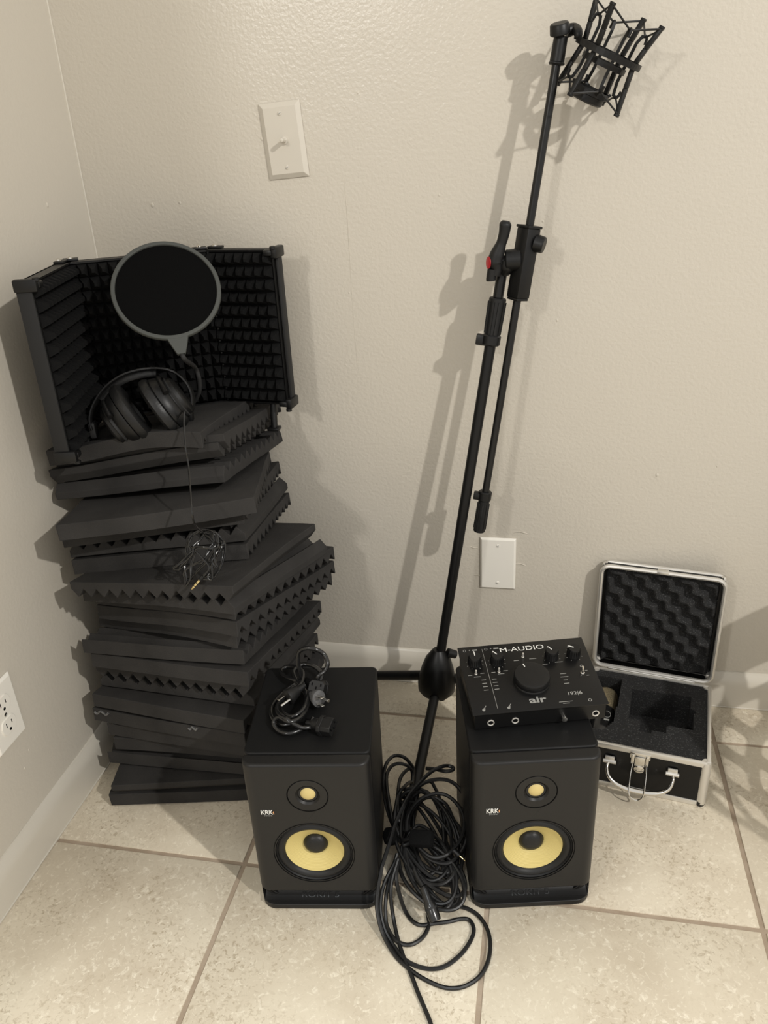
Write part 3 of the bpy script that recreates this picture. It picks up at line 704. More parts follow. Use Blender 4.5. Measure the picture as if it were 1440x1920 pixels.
# ------------------------------------------------------------------ shock mount
MC = V((.8828, -.063, 1.1678)); a_ = V((.430, -.10, .90)).normalized(); e1 = V((.905, .05, -.42)); e1 = (e1-a_*e1.dot(a_)).normalized(); e2 = a_.cross(e1)
if e2.y > 0: e2 = -e2
def sp(r, th, h): return MC+(e1*(r*math.cos(th))+e2*(r*math.sin(th))*(.98)+a_*h)*1.015
t = thing('shock_mount', 'black spider shock mount with elastic cords, empty, at the top of the boom stand', 'shock mount', MC)
b = MB(); ring = [sp(.0475, 2*math.pi*k/48, 0) for k in range(48)]
for k in range(48): b.bar(sp(.0475, 2*math.pi*k/48, -.004), sp(.0475, 2*math.pi*k/48, .004), .0068, .0032, e1*math.cos(2*math.pi*k/48+math.pi/2)+e2*math.sin(2*math.pi*k/48+math.pi/2))
b.build('outer_ring', M['steel'], t, world=True)
TH4 = [R(30), R(120), R(210), R(300)]
lo, hi = -.061, .053
for th in TH4:
    b = MB(); P = [sp(.053, th, lo), sp(.047, th, lo*.45), sp(.043, th, -.004), sp(.043, th, .004), sp(.047, th, hi*.45), sp(.054, th, hi)]
    for p0, p1 in zip(P[:-1], P[1:]): b.bar(p0, p1, .0060, .0066, e1*math.cos(th)+e2*math.sin(th), .0008)
    b.bar(P[-1]-a_*.002, P[-1]+a_*.002, .0066, .0072, e1*math.cos(th)+e2*math.sin(th), .0008); b.bar(P[0]+a_*.002, P[0]-a_*.002, .0066, .0072, e1*math.cos(th)+e2*math.sin(th), .0008)
    b.build('outer_arm', M['steel'], t, world=True)
b = MB(); Pn = [sp(.031, 2*math.pi*k/40, -.012) for k in range(40)]
for k in range(40): b.bar(sp(.031, 2*math.pi*k/40, -.016), sp(.031, 2*math.pi*k/40, -.009), .0056, .003, e1*math.cos(2*math.pi*k/40+math.pi/2)+e2*math.sin(2*math.pi*k/40+math.pi/2))
b.build('inner_ring', M['steel'], t, world=True)
HI, LO = .036, -.044
for th0 in TH4:
    th = th0+R(45)
    b = MB(); P = [sp(.034, th, LO), sp(.030, th, LO*.6), sp(.030, th, HI*.7), sp(.034, th, HI)]
    for p0, p1 in zip(P[:-1], P[1:]): b.bar(p0, p1, .0042, .0042, e1)
    for s_, h_ in ((1, HI), (-1, LO)):
        b.tube([sp(.033, th, h_-.003*s_), sp(.037, th, h_+.001*s_), sp(.041, th, h_-.002*s_), sp(.042, th, h_-.009*s_)], .0021, 8, 3)
    b.build('inner_arm', M['steel'], t, world=True)
for s_, tip, hk in ((1, hi, HI), (-1, lo, LO)):
    for k in range(4):
        th = TH4[k]
        b = MB()
        for dth in (-45, 45): b.cyl(sp(.056, th, tip-.001*s_), sp(.0375, th+R(dth), hk-.001*s_), .0014, n=8)
        b.build('elastic_cord', M['cable'], t, world=True)
b = MB(); b.lathe([(.026, -.046), (.028, -.048), (.028, -.054), (.024, -.055), (.024, -.063), (.021, -.065), (.019, -.064), (.019, -.046)], Matrix.Translation(MC) @ Matrix((e1, a_.cross(e1), a_)).transposed().to_4x4(), 40, cap=False)
for th0 in TH4: b.bar(sp(.030, th0+R(45), LO), sp(.026, th0+R(45), -.050), .004, .004, e1)
b.build('threaded_cup', M['steel'], t, world=True)
cl = bx(LB+.042)
b = MB(); b.cyl(cl+V((-.002, -.004, -.004)), cl+V((-.004, -.008, .010)), .0145, .0135, n=28); b.tube([cl+V((.006, 0, 0)), cl+V((.018, .002, .002)), sp(.050, R(180), .006), sp(.048, R(180), 0)], lambda s: .009-.004*s, 12, 5); b.build('pivot_clamp', M['steel'], t, world=True)

# ------------------------------------------------------------------ vocal shield
ZB, ZTp = .653, .918
PA, PB, PC, PD = V((.085, -.365, 0)), V((.040, -.178, 0)), V((.243, -.060, 0)), V((.372, -.075, 0))
t = thing('vocal_shield', 'black folding vocal isolation shield lined with pyramid foam, standing on the foam pile', 'vocal shield', (.16, -.12, ZB))
def shield_panel(p, q, rail_at):
    d = (q-p); L = d.length; d = d.normalized(); n_ = V((d.y, -d.x, 0))     # n_ faces the camera side
    if n_.dot(V((.2, -.35, 0))-p) < 0: n_ = -n_
    T = Matrix.Translation(p+V((0, 0, ZB))) @ Matrix((d, n_, V((0, 0, 1)))).transposed().to_4x4()
    H = ZTp-ZB
    b = MB(); b.box((L/2, -.003, H/2), (L-.002, .004, H), T); b.box((L/2, .006, H-.0015), (L-.002, .022, .003), T); b.box((L/2, .006, .0015), (L-.002, .022, .003), T)
    for x in (.0025, L-.0025): b.box((x, .006, H/2), (.003, .022, H), T)
    fr = b.build('panel', M['steel'], t, world=True)
    # pyramid foam
    nx = max(4, round((L-.010)/.0165)); nz = 12; vs = []; fs = []; x0 = .005; dx = (L-.010)/nx; z0 = .004; dz = (H-.008)/nz
    m = MB()
    for j in range(nz):
        for i in range(nx):
            xa, za = x0+i*dx, z0+j*dz; k = .13
            base = [(xa, za), (xa+dx, za), (xa+dx, za+dz), (xa, za+dz)]; tip = [(xa+dx*(.5-k), za+dz*(.5-k)), (xa+dx*(.5+k), za+dz*(.5-k)), (xa+dx*(.5+k), za+dz*(.5+k)), (xa+dx*(.5-k), za+dz*(.5+k))]
            o = len(vs); vs += [(x, .004, z) for x, z in base]+[(x, .012, z) for x, z in base]+[(x, .030, z) for x, z in tip]
            fs += [(o+8, o+9, o+10, o+11)]+[(o+4+a, o+4+(a+1) % 4, o+8+(a+1) % 4, o+8+a) for a in range(4)]
            if i in (0, nx-1) or j in (0, nz-1): fs += [(o+a, o+(a+1) % 4, o+4+(a+1) % 4, o+4+a) for a in range(4)]
    m.add(vs, fs, T); m.build('pyramid_foam', M['shieldfoam'], fr, world=True, smooth=False)
    return T, L, H, fr
for (p, q, end) in ((PA, PB, 'a'), (PB, PC, None), (PC, PD, 'd')):
    T, L, H, fr = shield_panel(p, q, end)
    if end:
        x = -.003 if end == 'a' else L+.003
        b = MB(); b.box((x, .006, H/2), (.005, .022 if end == 'a' else .016, H-.02), T, bev=.001); b.build('edge_rail', M['rail'], t, world=True)
        for z in (.004, H-.004):
            b = MB(); b.box((x, .010, z), (.012, .034, .018), T, bev=.003); b.box((x-(.010 if end == 'd' else -.010), .024, z), (.016, .010, .010), T, bev=.003); b.lathe([(.005, 0), (.005, .004), (.003, .005)], T @ Matrix.Translation((x, .026, z+(.006 if z > .1 else -.012))), 16); b.build('corner_bracket', M['black'], t, world=True)
for p, d in ((PB, (PA-PB)), (PB, (PC-PB)), (PC, (PB-PC)), (PC, (PD-PC))):
    q = p+d.normalized()*.014
    for z in (ZTp+.002, ZB-.002):
        b = MB(); b.box((0, .003, 0), (.024, .016, .004), Matrix.Translation((q.x, q.y, z)) @ Matrix.Rotation(math.atan2(d.y, d.x), 4, 'Z'), bev=.001); br = b.build('hinge_bracket', M['black'], t, world=True)
        if z > .9:
            b = MB(); b.lathe([(.0042, 0), (.0040, .002), (.002, .0035), (.0005, .0038)], Matrix.Translation((q.x, q.y, z+.002)), 16); b.build('bolt', M['chrome'], br, world=True)
b = MB(); b.cyl((.335, -.085, .605), (.335, -.075, ZB+.002), .006); b.box((.335, -.085, .606), (.022, .02, .006), bev=.002); b.cyl((.300, -.08, ZB), (.370, -.08, ZB), .003)
b.cyl((.085, -.29, .630), (.085, -.28, ZB+.002), .006); b.box((.085, -.29, .632), (.022, .02, .006), bev=.002)
b.build('foot_post', M['black'], t, world=True)

# ------------------------------------------------------------------ pop filter
PF = V((.244, -.24, .882)); cam = V((.8095, -1.3963, 1.0932))
nf = (cam-PF).normalized(); nf = (nf+V((0, 0, .60))).normalized()
Tp = mtx(PF, nf, (1, 0, 0))
t = thing('pop_filter', 'round black pop filter with a grey ring, in front of the vocal shield', 'pop filter', PF)
b = MB(); b.lathe([(.0750, -.004), (.0805, -.004), (.0815, -.002), (.0815, .002), (.0805, .004), (.0755, .004), (.0747, .002), (.0747, -.002)], Tp, 96, cap=False)
dn = (Tp.to_3x3().inverted() @ V((.06, 0, -1))); dn.z = 0; dn.normalize(); sd = V((-dn.y, dn.x, 0))
P = [dn*.078+sd*.016, dn*.090+sd*.012, dn*.106+sd*.006, dn*.106-sd*.006, dn*.090-sd*.012, dn*.078-sd*.016]
b.prism([(p.x, p.y) for p in P], .007, Tp, z0=-.0035); b.build('ring', M['ringgrey'], t, world=True, bev=.0006)
b = MB(); b.lathe([(.0752, -.0012), (.0752, .0012)], Tp, 96); b.build('mesh_screen', M['nylon'], t, world=True)
g0 = Tp @ (dn*.104)
gp = [g0, g0+V((.003, .004, -.012)), V((.2590, -.215, .756)), V((.2590, -.205, .735)), V((.2540, -.200, .712)), V((.240, -.195, .692)), V((.222, -.190, .680))]
b = MB(); b.tube(gp, .0036, 10, 8); b.build('gooseneck', M['rail'], t, world=True)
b = MB(); b.box((.215, -.19, .684), (.03, .022, .024), bev=.004); b.cyl((.215, -.20, .684), (.215, -.222, .686), .008); b.build('table_clamp', M['black'], t, world=True)

# ------------------------------------------------------------------ headphones
HBAND = [[0.1009, -0.285, 0.6711], [0.0983, -0.28, 0.6884], [0.1052, -0.27, 0.7103], [0.1269, -0.26, 0.7359], [0.1578, -0.25, 0.7534], [0.1948, -0.235, 0.7581], [0.2257, -0.225, 0.751], [0.2448, -0.22, 0.7293], [0.2521, -0.225, 0.704], [0.2469, -0.235, 0.6799]]
O = V((.198, -.272, .7020)); ua = V((.76, .42, .46)).normalized(); va = V((-.56, .12, .80)); va = (va-ua*va.dot(ua)).normalized(); wa = ua.cross(va)
t = thing('headphones', 'black over-ear headphones with leatherette pads lying on top of the foam pile', 'headphones', O)
def cup(c, s, sz=1.0):
    T = Matrix.Translation(c) @ Matrix((va, wa, ua*s)).transposed().to_4x4() @ Matrix.Diagonal((1.20, 1.0, 1.12, 1))
    b = MB(); b.lathe([(.010, -.026), (.022, -.0255), (.027, -.022), (.029, -.012), (.034, -.009), (.037, -.004), (.039, .001), (.039, .003)], T, 40); sh = b.build('ear_cup', M['black'], t, world=True)
    b = MB(); b.lathe([(.0282, -.0175), (.0300, -.0160), (.0290, -.0130)], T, 40, cap=False); b.build('cup_ring', M['rail'], sh, world=True)
    b = MB(); b.lathe([(.036, .003), (.0415, .005), (.0440, .010), (.0435, .016), (.0390, .020), (.0300, .021), (.0230, .018), (.0210, .010), (.0210, .004)], T, 48); b.build('ear_pad', M['leather'], t, world=True)
    P = [c+wa*(.037*k)+va*(.010+.030*(1-k*k))-ua*s*.012 for k in (-1, -.8, -.4, 0, .4, .8, 1)]
    b = MB(); b.tube(P, .0042, 10, 4); b.build('yoke', M['black'], t, world=True)
    return T
cL, cR = O+V((-.036, -.014, -.010)), O+V((.028, .010, .008))
cup(cL, 1); cup(cR, -1)
P = spline([V(p) for p in HBAND], 4)
b = MB(); wb_ = V((.25, -.85, .35)).normalized()
b.ribbon(P, wb_, .028, .0045)
b.build('headband', M['leather'], t, world=True)
cn_ = V((.185, -.235, .70)); P2 = [p+(cn_-p).normalized()*.0085 for p in P[9:22]]
b = MB()
b.ribbon(P2, wb_, .024, .011)
b.build('headband_pad', M['leather'], t, world=True)
for s in (-1, 1):
    b = MB(); e_ = P[0] if s < 0 else P[-1]; b.bar(e_-V((0, 0, .012)), e_+V((0, 0, .014)), .020, .011, wb_, .003); b.build('slider', M['rail'] if s < 0 else M['black'], t, world=True)
PT = {
'A': [[0.6415,-0.3724,0.1043],[0.6596,-0.3764,0.1081],[0.6762,-0.3821,0.1114],[0.6873,-0.3784,0.1125],[0.6876,-0.3741,0.1138],[0.6794,-0.3719,0.1144],[0.6687,-0.3786,0.1174],[0.6528,-0.3893,0.1142],[0.6379,-0.4073,0.1088],[0.6228,-0.4309,0.1017],[0.6128,-0.4576,0.0937],[0.606,-0.4846,0.0856],[0.6024,-0.5119,0.0774],[0.5967,-0.5428,0.0652],[0.5957,-0.5498,0.0611],[0.5946,-0.5846,0.0406],[0.5998,-0.605,0.0245],[0.6113,-0.6229,0.0091],[0.6312,-0.6458,0.0035],[0.6507,-0.6608,0.0035],[0.6746,-0.6739,0.0035],[0.701,-0.6823,0.0035],[0.7198,-0.6832,0.0035],[0.7378,-0.6765,0.0035],[0.7551,-0.6606,0.0035],[0.7648,-0.6389,0.0035],[0.7674,-0.612,0.0035],[0.7616,-0.5852,0.0035],[0.7459,-0.5634,0.0035],[0.7246,-0.553,0.0035],[0.7026,-0.5529,0.0035],[0.6852,-0.5571,0.0035]],
'B': [[0.613,-0.5303,0.0569],[0.6012,-0.5613,0.0426],[0.6005,-0.59,0.029],[0.6092,-0.6111,0.0127],[0.6241,-0.6284,0.0035],[0.6449,-0.6493,0.0035],[0.6658,-0.6581,0.0035],[0.6878,-0.6591,0.0035],[0.7073,-0.6509,0.0035],[0.7268,-0.6296,0.0035],[0.7388,-0.6049,0.0035],[0.7412,-0.5869,0.0035],[0.7333,-0.573,0.0035],[0.7198,-0.5733,0.0035],[0.7017,-0.5809,0.0035],[0.6809,-0.5871,0.0035],[0.6627,-0.5926,0.0035],[0.6483,-0.5875,0.0035],[0.635,-0.573,0.0041],[0.6262,-0.5653,0.0264],[0.62,-0.5559,0.0492],[0.6179,-0.5332,0.061]],
'T': [[0.6192,-0.5311,0.0667],[0.6132,-0.5567,0.049],[0.6134,-0.5733,0.034],[0.6195,-0.59,0.009],[0.6313,-0.62,0.0035],[0.6464,-0.6504,0.0035],[0.6587,-0.6704,0.0035],[0.6728,-0.6958,0.0035],[0.6859,-0.7177,0.0035],[0.6972,-0.7377,0.0035],[0.7063,-0.762,0.0035]],
'S': [[0.615,-0.5166,0.061],[0.6075,-0.5507,0.0408],[0.6053,-0.5729,0.0241],[0.6087,-0.5951,0.0075],[0.6186,-0.6131,0.0035],[0.6314,-0.6243,0.0035],[0.6479,-0.6276,0.0035],[0.6613,-0.6197,0.0035],[0.6701,-0.6067,0.0035],[0.6738,-0.5897,0.0035],[0.6693,-0.572,0.0035]],
'R': [[0.6238,-0.4826,0.0712],[0.6224,-0.4594,0.0782],[0.6304,-0.4373,0.0848],[0.6453,-0.422,0.0894],[0.667,-0.4138,0.0919],[0.6873,-0.4181,0.0906],[0.7058,-0.4346,0.0856],[0.7146,-0.4545,0.0796],[0.713,-0.4792,0.0723],[0.7017,-0.5003,0.0659],[0.6871,-0.5131,0.0621],[0.6687,-0.5159,0.0612],[0.6482,-0.5039,0.0648],[0.6354,-0.4907,0.0688],[0.6163,-0.4858,0.0603],[0.6127,-0.4446,0.0726],[0.622,-0.4117,0.0825],[0.6407,-0.3904,0.0889],[0.6629,-0.3817,0.0915],[0.6833,-0.3828,0.0912],[0.7003,-0.3944,0.0877],[0.7137,-0.4162,0.0811],[0.7194,-0.4467,0.072],[0.7185,-0.4808,0.0618],[0.7098,-0.5015,0.0555],[0.6952,-0.5149,0.0515],[0.6765,-0.5158,0.0513],[0.6566,-0.5077,0.0537],[0.6404,-0.4897,0.0591],[0.6282,-0.4841,0.0508],[0.6235,-0.443,0.0631],[0.6379,-0.4141,0.0718],[0.657,-0.4061,0.0742],[0.6796,-0.4153,0.0714],[0.695,-0.4393,0.0642],[0.7077,-0.4545,0.0596],[0.7157,-0.4807,0.0518],[0.7154,-0.5044,0.0447],[0.7121,-0.5252,0.0384],[0.6996,-0.5327,0.0262],[0.6727,-0.5309,0.0267],[0.6518,-0.5144,0.0417],[0.6374,-0.4897,0.0491]],
'L': [[0.6159,-0.4855,0.0504],[0.5937,-0.4534,0.06],[0.578,-0.4206,0.0698],[0.5682,-0.3827,0.0812],[0.5684,-0.3562,0.0891],[0.5775,-0.3319,0.0864],[0.5943,-0.3318,0.0865],[0.6066,-0.3344,0.0757],[0.6134,-0.3416,0.0635],[0.6123,-0.385,0.0505],[0.6119,-0.4441,0.0528],[0.6159,-0.4855,0.0504],[0.5999,-0.4634,0.062],[0.5844,-0.4223,0.0743],[0.5731,-0.3791,0.0823],[0.5775,-0.3503,0.0809],[0.5933,-0.3447,0.0826],[0.6079,-0.343,0.0731],[0.6137,-0.3541,0.0598],[0.6168,-0.4292,0.0572],[0.617,-0.4821,0.0564],[0.601,-0.46,0.068],[0.599,-0.4172,0.0808],[0.5967,-0.3827,0.0812],[0.6016,-0.3588,0.0784],[0.6097,-0.3372,0.0648],[0.616,-0.3694,0.0552],[0.6168,-0.4292,0.0572],[0.6079,-0.4592,0.0682],[0.6002,-0.42,0.08],[0.6062,-0.4031,0.0851],[0.6151,-0.3711,0.0647],[0.6224,-0.4286,0.0574],[0.6186,-0.4852,0.0504]],
'lob': [[0.6262,-0.4657,0.0466],[0.6378,-0.4676,0.0473],[0.6574,-0.4817,0.0452],[0.6791,-0.5018,0.0387],[0.6971,-0.5241,0.0318],[0.7067,-0.5412,0.0245],[0.7063,-0.5521,0.0225],[0.6956,-0.5507,0.0219],[0.6774,-0.539,0.025],[0.6562,-0.5194,0.0306],[0.6374,-0.497,0.0378],[0.6266,-0.4792,0.046],[0.6439,-0.4717,0.0481],[0.6565,-0.4749,0.0484],[0.6739,-0.4907,0.0441],[0.6912,-0.5148,0.0374],[0.7037,-0.5403,0.0298],[0.7082,-0.5586,0.0212],[0.7044,-0.5703,0.0197],[0.6929,-0.5686,0.0205],[0.6765,-0.5544,0.0241],[0.6593,-0.5309,0.0298],[0.646,-0.5058,0.0386],[0.64,-0.4828,0.0439],[0.6384,-0.4788,0.0508],[0.6523,-0.4778,0.0498],[0.673,-0.4916,0.0468],[0.694,-0.5134,0.0402],[0.7097,-0.5371,0.0317],[0.7163,-0.5576,0.0252],[0.7126,-0.5699,0.0222],[0.6994,-0.5698,0.0216],[0.6801,-0.5576,0.0242],[0.6594,-0.5373,0.0308],[0.6429,-0.5138,0.0399],[0.6345,-0.4896,0.0441],[0.62,-0.4791,0.0514],[0.6355,-0.476,0.0518],[0.6599,-0.4882,0.0507],[0.6852,-0.5062,0.0421],[0.7054,-0.5308,0.0356],[0.7149,-0.5518,0.0285],[0.7121,-0.5665,0.0258],[0.6975,-0.5682,0.0239],[0.675,-0.5593,0.0268],[0.6502,-0.5415,0.0337],[0.6288,-0.5165,0.0395],[0.6177,-0.4944,0.0471],[0.6272,-0.4799,0.0547],[0.6427,-0.4735,0.056],[0.667,-0.4783,0.0531],[0.6933,-0.4944,0.0486],[0.7139,-0.5151,0.0418],[0.7239,-0.5365,0.0365],[0.7208,-0.5503,0.0307],[0.7061,-0.5576,0.0311],[0.6832,-0.553,0.0333],[0.6578,-0.5386,0.0378],[0.6363,-0.5173,0.0433],[0.625,-0.4965,0.0505],[0.6358,-0.4606,0.0615],[0.6551,-0.4636,0.0627],[0.6771,-0.4805,0.0563],[0.6958,-0.5095,0.0484],[0.7061,-0.539,0.0375],[0.706,-0.564,0.0296],[0.6959,-0.5783,0.0263],[0.6783,-0.5765,0.0256],[0.6576,-0.5616,0.031],[0.6389,-0.5364,0.0409],[0.6267,-0.5034,0.0483],[0.6252,-0.4749,0.0556],[0.634,-0.4683,0.0611],[0.6539,-0.466,0.061],[0.6777,-0.4816,0.0598],[0.6975,-0.504,0.0509],[0.7088,-0.5312,0.0419],[0.7089,-0.555,0.0341],[0.6983,-0.5697,0.0297],[0.6797,-0.5718,0.0295],[0.6578,-0.5616,0.0346],[0.6374,-0.5379,0.0396],[0.6246,-0.5098,0.0476],[0.6233,-0.4852,0.0568],[0.6213,-0.4962,0.057],[0.6404,-0.4863,0.0585],[0.6685,-0.4927,0.0589],[0.6963,-0.5081,0.0523],[0.7167,-0.5311,0.0444],[0.7247,-0.5556,0.0378],[0.7184,-0.5729,0.0311],[0.7002,-0.582,0.0299],[0.6741,-0.5777,0.0305],[0.6472,-0.5641,0.0371],[0.6256,-0.5411,0.0438],[0.6157,-0.5153,0.0502]],
'mid': [[0.6033,-0.4002,0.0613],[0.6172,-0.406,0.0634],[0.6385,-0.4211,0.0545],[0.6621,-0.4488,0.0457],[0.6818,-0.4821,0.0409],[0.6914,-0.5041,0.0322],[0.6902,-0.5177,0.0306],[0.6777,-0.513,0.0285],[0.6579,-0.4989,0.0357],[0.6346,-0.4715,0.0425],[0.6144,-0.4419,0.0522],[0.6028,-0.4161,0.0597],[0.6,-0.3931,0.0699],[0.6163,-0.3958,0.0692],[0.6421,-0.4139,0.0602],[0.6706,-0.4475,0.0521],[0.6932,-0.4821,0.0426],[0.7044,-0.5088,0.0336],[0.7023,-0.5236,0.0302],[0.6875,-0.5205,0.0294],[0.6637,-0.5032,0.0354],[0.6362,-0.4734,0.0445],[0.6117,-0.4368,0.053],[0.5987,-0.4096,0.0651],[0.6424,-0.375,0.0763],[0.6576,-0.382,0.0705],[0.6735,-0.4165,0.0652],[0.6837,-0.4548,0.0491],[0.6876,-0.499,0.0409],[0.6833,-0.5274,0.0306],[0.6725,-0.5372,0.024],[0.6583,-0.5297,0.0269],[0.644,-0.505,0.0371],[0.6326,-0.4653,0.0486],[0.6278,-0.4234,0.0623],[0.6314,-0.3905,0.0732],[0.6358,-0.3955,0.0738],[0.6528,-0.3985,0.0683],[0.6698,-0.4249,0.0646],[0.6807,-0.4575,0.0546],[0.6834,-0.491,0.0452],[0.6774,-0.5146,0.0361],[0.665,-0.5269,0.0344],[0.6483,-0.519,0.0327],[0.6327,-0.5002,0.0412],[0.6208,-0.4675,0.0489],[0.6173,-0.4357,0.0619],[0.6224,-0.4076,0.0696],[0.6052,-0.4212,0.0668],[0.6245,-0.4153,0.068],[0.6523,-0.4268,0.0668],[0.6796,-0.4475,0.059],[0.6993,-0.473,0.0485],[0.7069,-0.4995,0.0419],[0.7008,-0.5184,0.0387],[0.6826,-0.5225,0.036],[0.6567,-0.512,0.036],[0.6304,-0.4953,0.046],[0.6092,-0.4683,0.0541],[0.5991,-0.4381,0.0587],[0.6328,-0.3975,0.0741],[0.6554,-0.4031,0.074],[0.6776,-0.4279,0.0694],[0.6924,-0.4579,0.0552],[0.6972,-0.4933,0.0447],[0.6912,-0.523,0.0388],[0.6761,-0.5376,0.036],[0.6553,-0.5328,0.0352],[0.6342,-0.5127,0.0408],[0.6185,-0.4826,0.0524],[0.6118,-0.446,0.0628],[0.6164,-0.4124,0.0687],[0.6102,-0.3987,0.0773],[0.6357,-0.3976,0.0799],[0.6665,-0.4121,0.0718],[0.6949,-0.447,0.0655],[0.7118,-0.4807,0.0513],[0.7146,-0.5123,0.0416],[0.703,-0.5331,0.0374],[0.68,-0.5353,0.0358],[0.6513,-0.5216,0.0412],[0.6238,-0.4942,0.0516],[0.6041,-0.4568,0.0616],[0.5983,-0.4192,0.0687],[0.6147,-0.4036,0.0786],[0.6416,-0.4006,0.0771],[0.6718,-0.4206,0.0721],[0.6961,-0.4564,0.065],[0.7077,-0.4916,0.0514],[0.7053,-0.5249,0.0439],[0.6898,-0.5443,0.0394],[0.6648,-0.5444,0.0372],[0.6369,-0.5284,0.0423],[0.6124,-0.4977,0.0511],[0.5978,-0.4588,0.061],[0.599,-0.4268,0.0742]],
'jack': [[0.648,-0.5538,0.0749],[0.655,-0.5645,0.0716],[0.6647,-0.5761,0.0682],[0.6772,-0.5912,0.0587],[0.687,-0.6084,0.0385]],
'tip': [[0.7129,-0.5155,0.0714],[0.7224,-0.521,0.0677]],
'velcro': [[0.6009,-0.4861,0.0602],[0.6596,-0.4989,0.0813]],
'pc1': [[0.4879,-0.4404,0.32],[0.4892,-0.4404,0.335],[0.498,-0.432,0.34],[0.5015,-0.4252,0.35],[0.494,-0.4168,0.36],[0.4812,-0.4192,0.37],[0.4653,-0.4197,0.37],[0.4543,-0.4188,0.36],[0.452,-0.4207,0.34],[0.4541,-0.4223,0.32],[0.4444,-0.4199,0.302],[0.4323,-0.4306,0.296],[0.4231,-0.4538,0.296],[0.421,-0.478,0.296],[0.4307,-0.4998,0.296],[0.4482,-0.5112,0.296],[0.4646,-0.5077,0.298],[0.4732,-0.4888,0.3],[0.473,-0.4627,0.302],[0.4671,-0.4471,0.306],[0.4539,-0.4374,0.31],[0.446,-0.4465,0.312],[0.4392,-0.4615,0.306],[0.4394,-0.4801,0.304],[0.4507,-0.499,0.306],[0.4664,-0.5044,0.308],[0.4763,-0.4903,0.31],[0.4766,-0.4669,0.31],[0.4749,-0.4511,0.31]],
'pc2': [[0.4944,-0.496,0.302],[0.4893,-0.5045,0.296],[0.4769,-0.5209,0.296],[0.4623,-0.5289,0.296],[0.445,-0.5227,0.296],[0.4375,-0.5135,0.302],[0.4465,-0.5119,0.31],[0.466,-0.5239,0.314],[0.4778,-0.5077,0.31],[0.4783,-0.475,0.304],[0.4706,-0.4517,0.31],[0.4457,-0.4216,0.31],[0.4356,-0.3999,0.31],[0.4454,-0.3823,0.31],[0.4647,-0.3844,0.31],[0.48,-0.3951,0.304],[0.4781,-0.4104,0.298],[0.4628,-0.4204,0.302],[0.4465,-0.4244,0.31],[0.4216,-0.4056,0.302],[0.4099,-0.3898,0.3],[0.4168,-0.3784,0.3],[0.4347,-0.3857,0.306],[0.4515,-0.4037,0.31],[0.4568,-0.434,0.312],[0.4438,-0.463,0.312],[0.4356,-0.4827,0.31],[0.4418,-0.5025,0.31],[0.4622,-0.5219,0.316],[0.4806,-0.52,0.302],[0.4954,-0.5134,0.298],[0.5074,-0.5189,0.302]],
'hc': [[0.2692,-0.3,0.7115],[0.2732,-0.315,0.691],[0.285,-0.345,0.668],[0.2875,-0.35,0.6441],[0.3089,-0.4,0.6231],[0.3234,-0.435,0.6059],[0.3199,-0.425,0.5792],[0.3247,-0.41,0.5585]],
'hb': [[0.3184,-0.3982,0.5532],[0.3049,-0.3979,0.5533],[0.2926,-0.4028,0.5411],[0.29,-0.4105,0.5227],[0.2946,-0.4275,0.512],[0.294,-0.4363,0.4913],[0.2971,-0.4398,0.4833],[0.3046,-0.4365,0.4973],[0.3062,-0.4295,0.5138],[0.3152,-0.4176,0.5421],[0.3184,-0.3993,0.5507],[0.3338,-0.4047,0.5503],[0.3369,-0.4116,0.54],[0.3333,-0.4191,0.5339],[0.3232,-0.426,0.523],[0.3062,-0.4292,0.5146],[0.2947,-0.4303,0.5054],[0.2919,-0.4325,0.4941],[0.2996,-0.4312,0.4918],[0.3149,-0.431,0.505],[0.3345,-0.4253,0.5253],[0.3434,-0.4122,0.5447],[0.3355,-0.4019,0.5569],[0.3202,-0.3965,0.5574],[0.3068,-0.3976,0.5542],[0.2975,-0.405,0.5476],[0.2998,-0.4136,0.5391],[0.3077,-0.4204,0.5352],[0.3012,-0.4252,0.5294],[0.2871,-0.4301,0.5171],[0.2754,-0.4289,0.5075],[0.2832,-0.4301,0.5051],[0.2928,-0.4299,0.5122],[0.3051,-0.4259,0.5279],[0.3154,-0.4237,0.5394],[0.3296,-0.4252,0.5425],[0.3399,-0.4232,0.5419],[0.3445,-0.4173,0.5445],[0.3443,-0.4078,0.5494],[0.3355,-0.4016,0.5577],[0.3509,-0.4068,0.5463],[0.3559,-0.4137,0.5362],[0.3534,-0.4207,0.5197],[0.3471,-0.4263,0.5063],[0.3379,-0.4309,0.4951],[0.3275,-0.4336,0.4939],[0.3198,-0.4325,0.4959],[0.3338,-0.4292,0.5102],[0.3503,-0.4184,0.5364],[0.3491,-0.4102,0.544],[0.3356,-0.4,0.5499],[0.3184,-0.3982,0.5532],[0.3329,-0.4081,0.548],[0.3426,-0.415,0.5382],[0.3384,-0.4258,0.5187],[0.3379,-0.4338,0.4999],[0.3322,-0.4338,0.4995],[0.3375,-0.4281,0.5189],[0.3484,-0.4231,0.5369],[0.3403,-0.4314,0.523],[0.3471,-0.4329,0.5141]],
'hl': [[0.3204,-0.4026,0.5545],[0.3197,-0.4118,0.5502],[0.3087,-0.421,0.5396],[0.3232,-0.4286,0.5285],[0.3358,-0.4345,0.5154],[0.3294,-0.4391,0.5045],[0.3239,-0.441,0.4996]],
'hj': [[0.3239,-0.441,0.4996],[0.3183,-0.4433,0.494],[0.3146,-0.4449,0.4901],[0.308,-0.4479,0.4827]]}
b = MB(); b.tube([cR-va*.03+V((0, -.02, 0)), V(PT['hc'][0])]+PT['hc'][1:]+PT['hb'][:1], .0014, 8, 5); cb = b.build('cord', M['gloss'], t, world=True)
b = MB(); b.tube(PT['hb'], .0014, 8, 7); rj = random.Random(5)
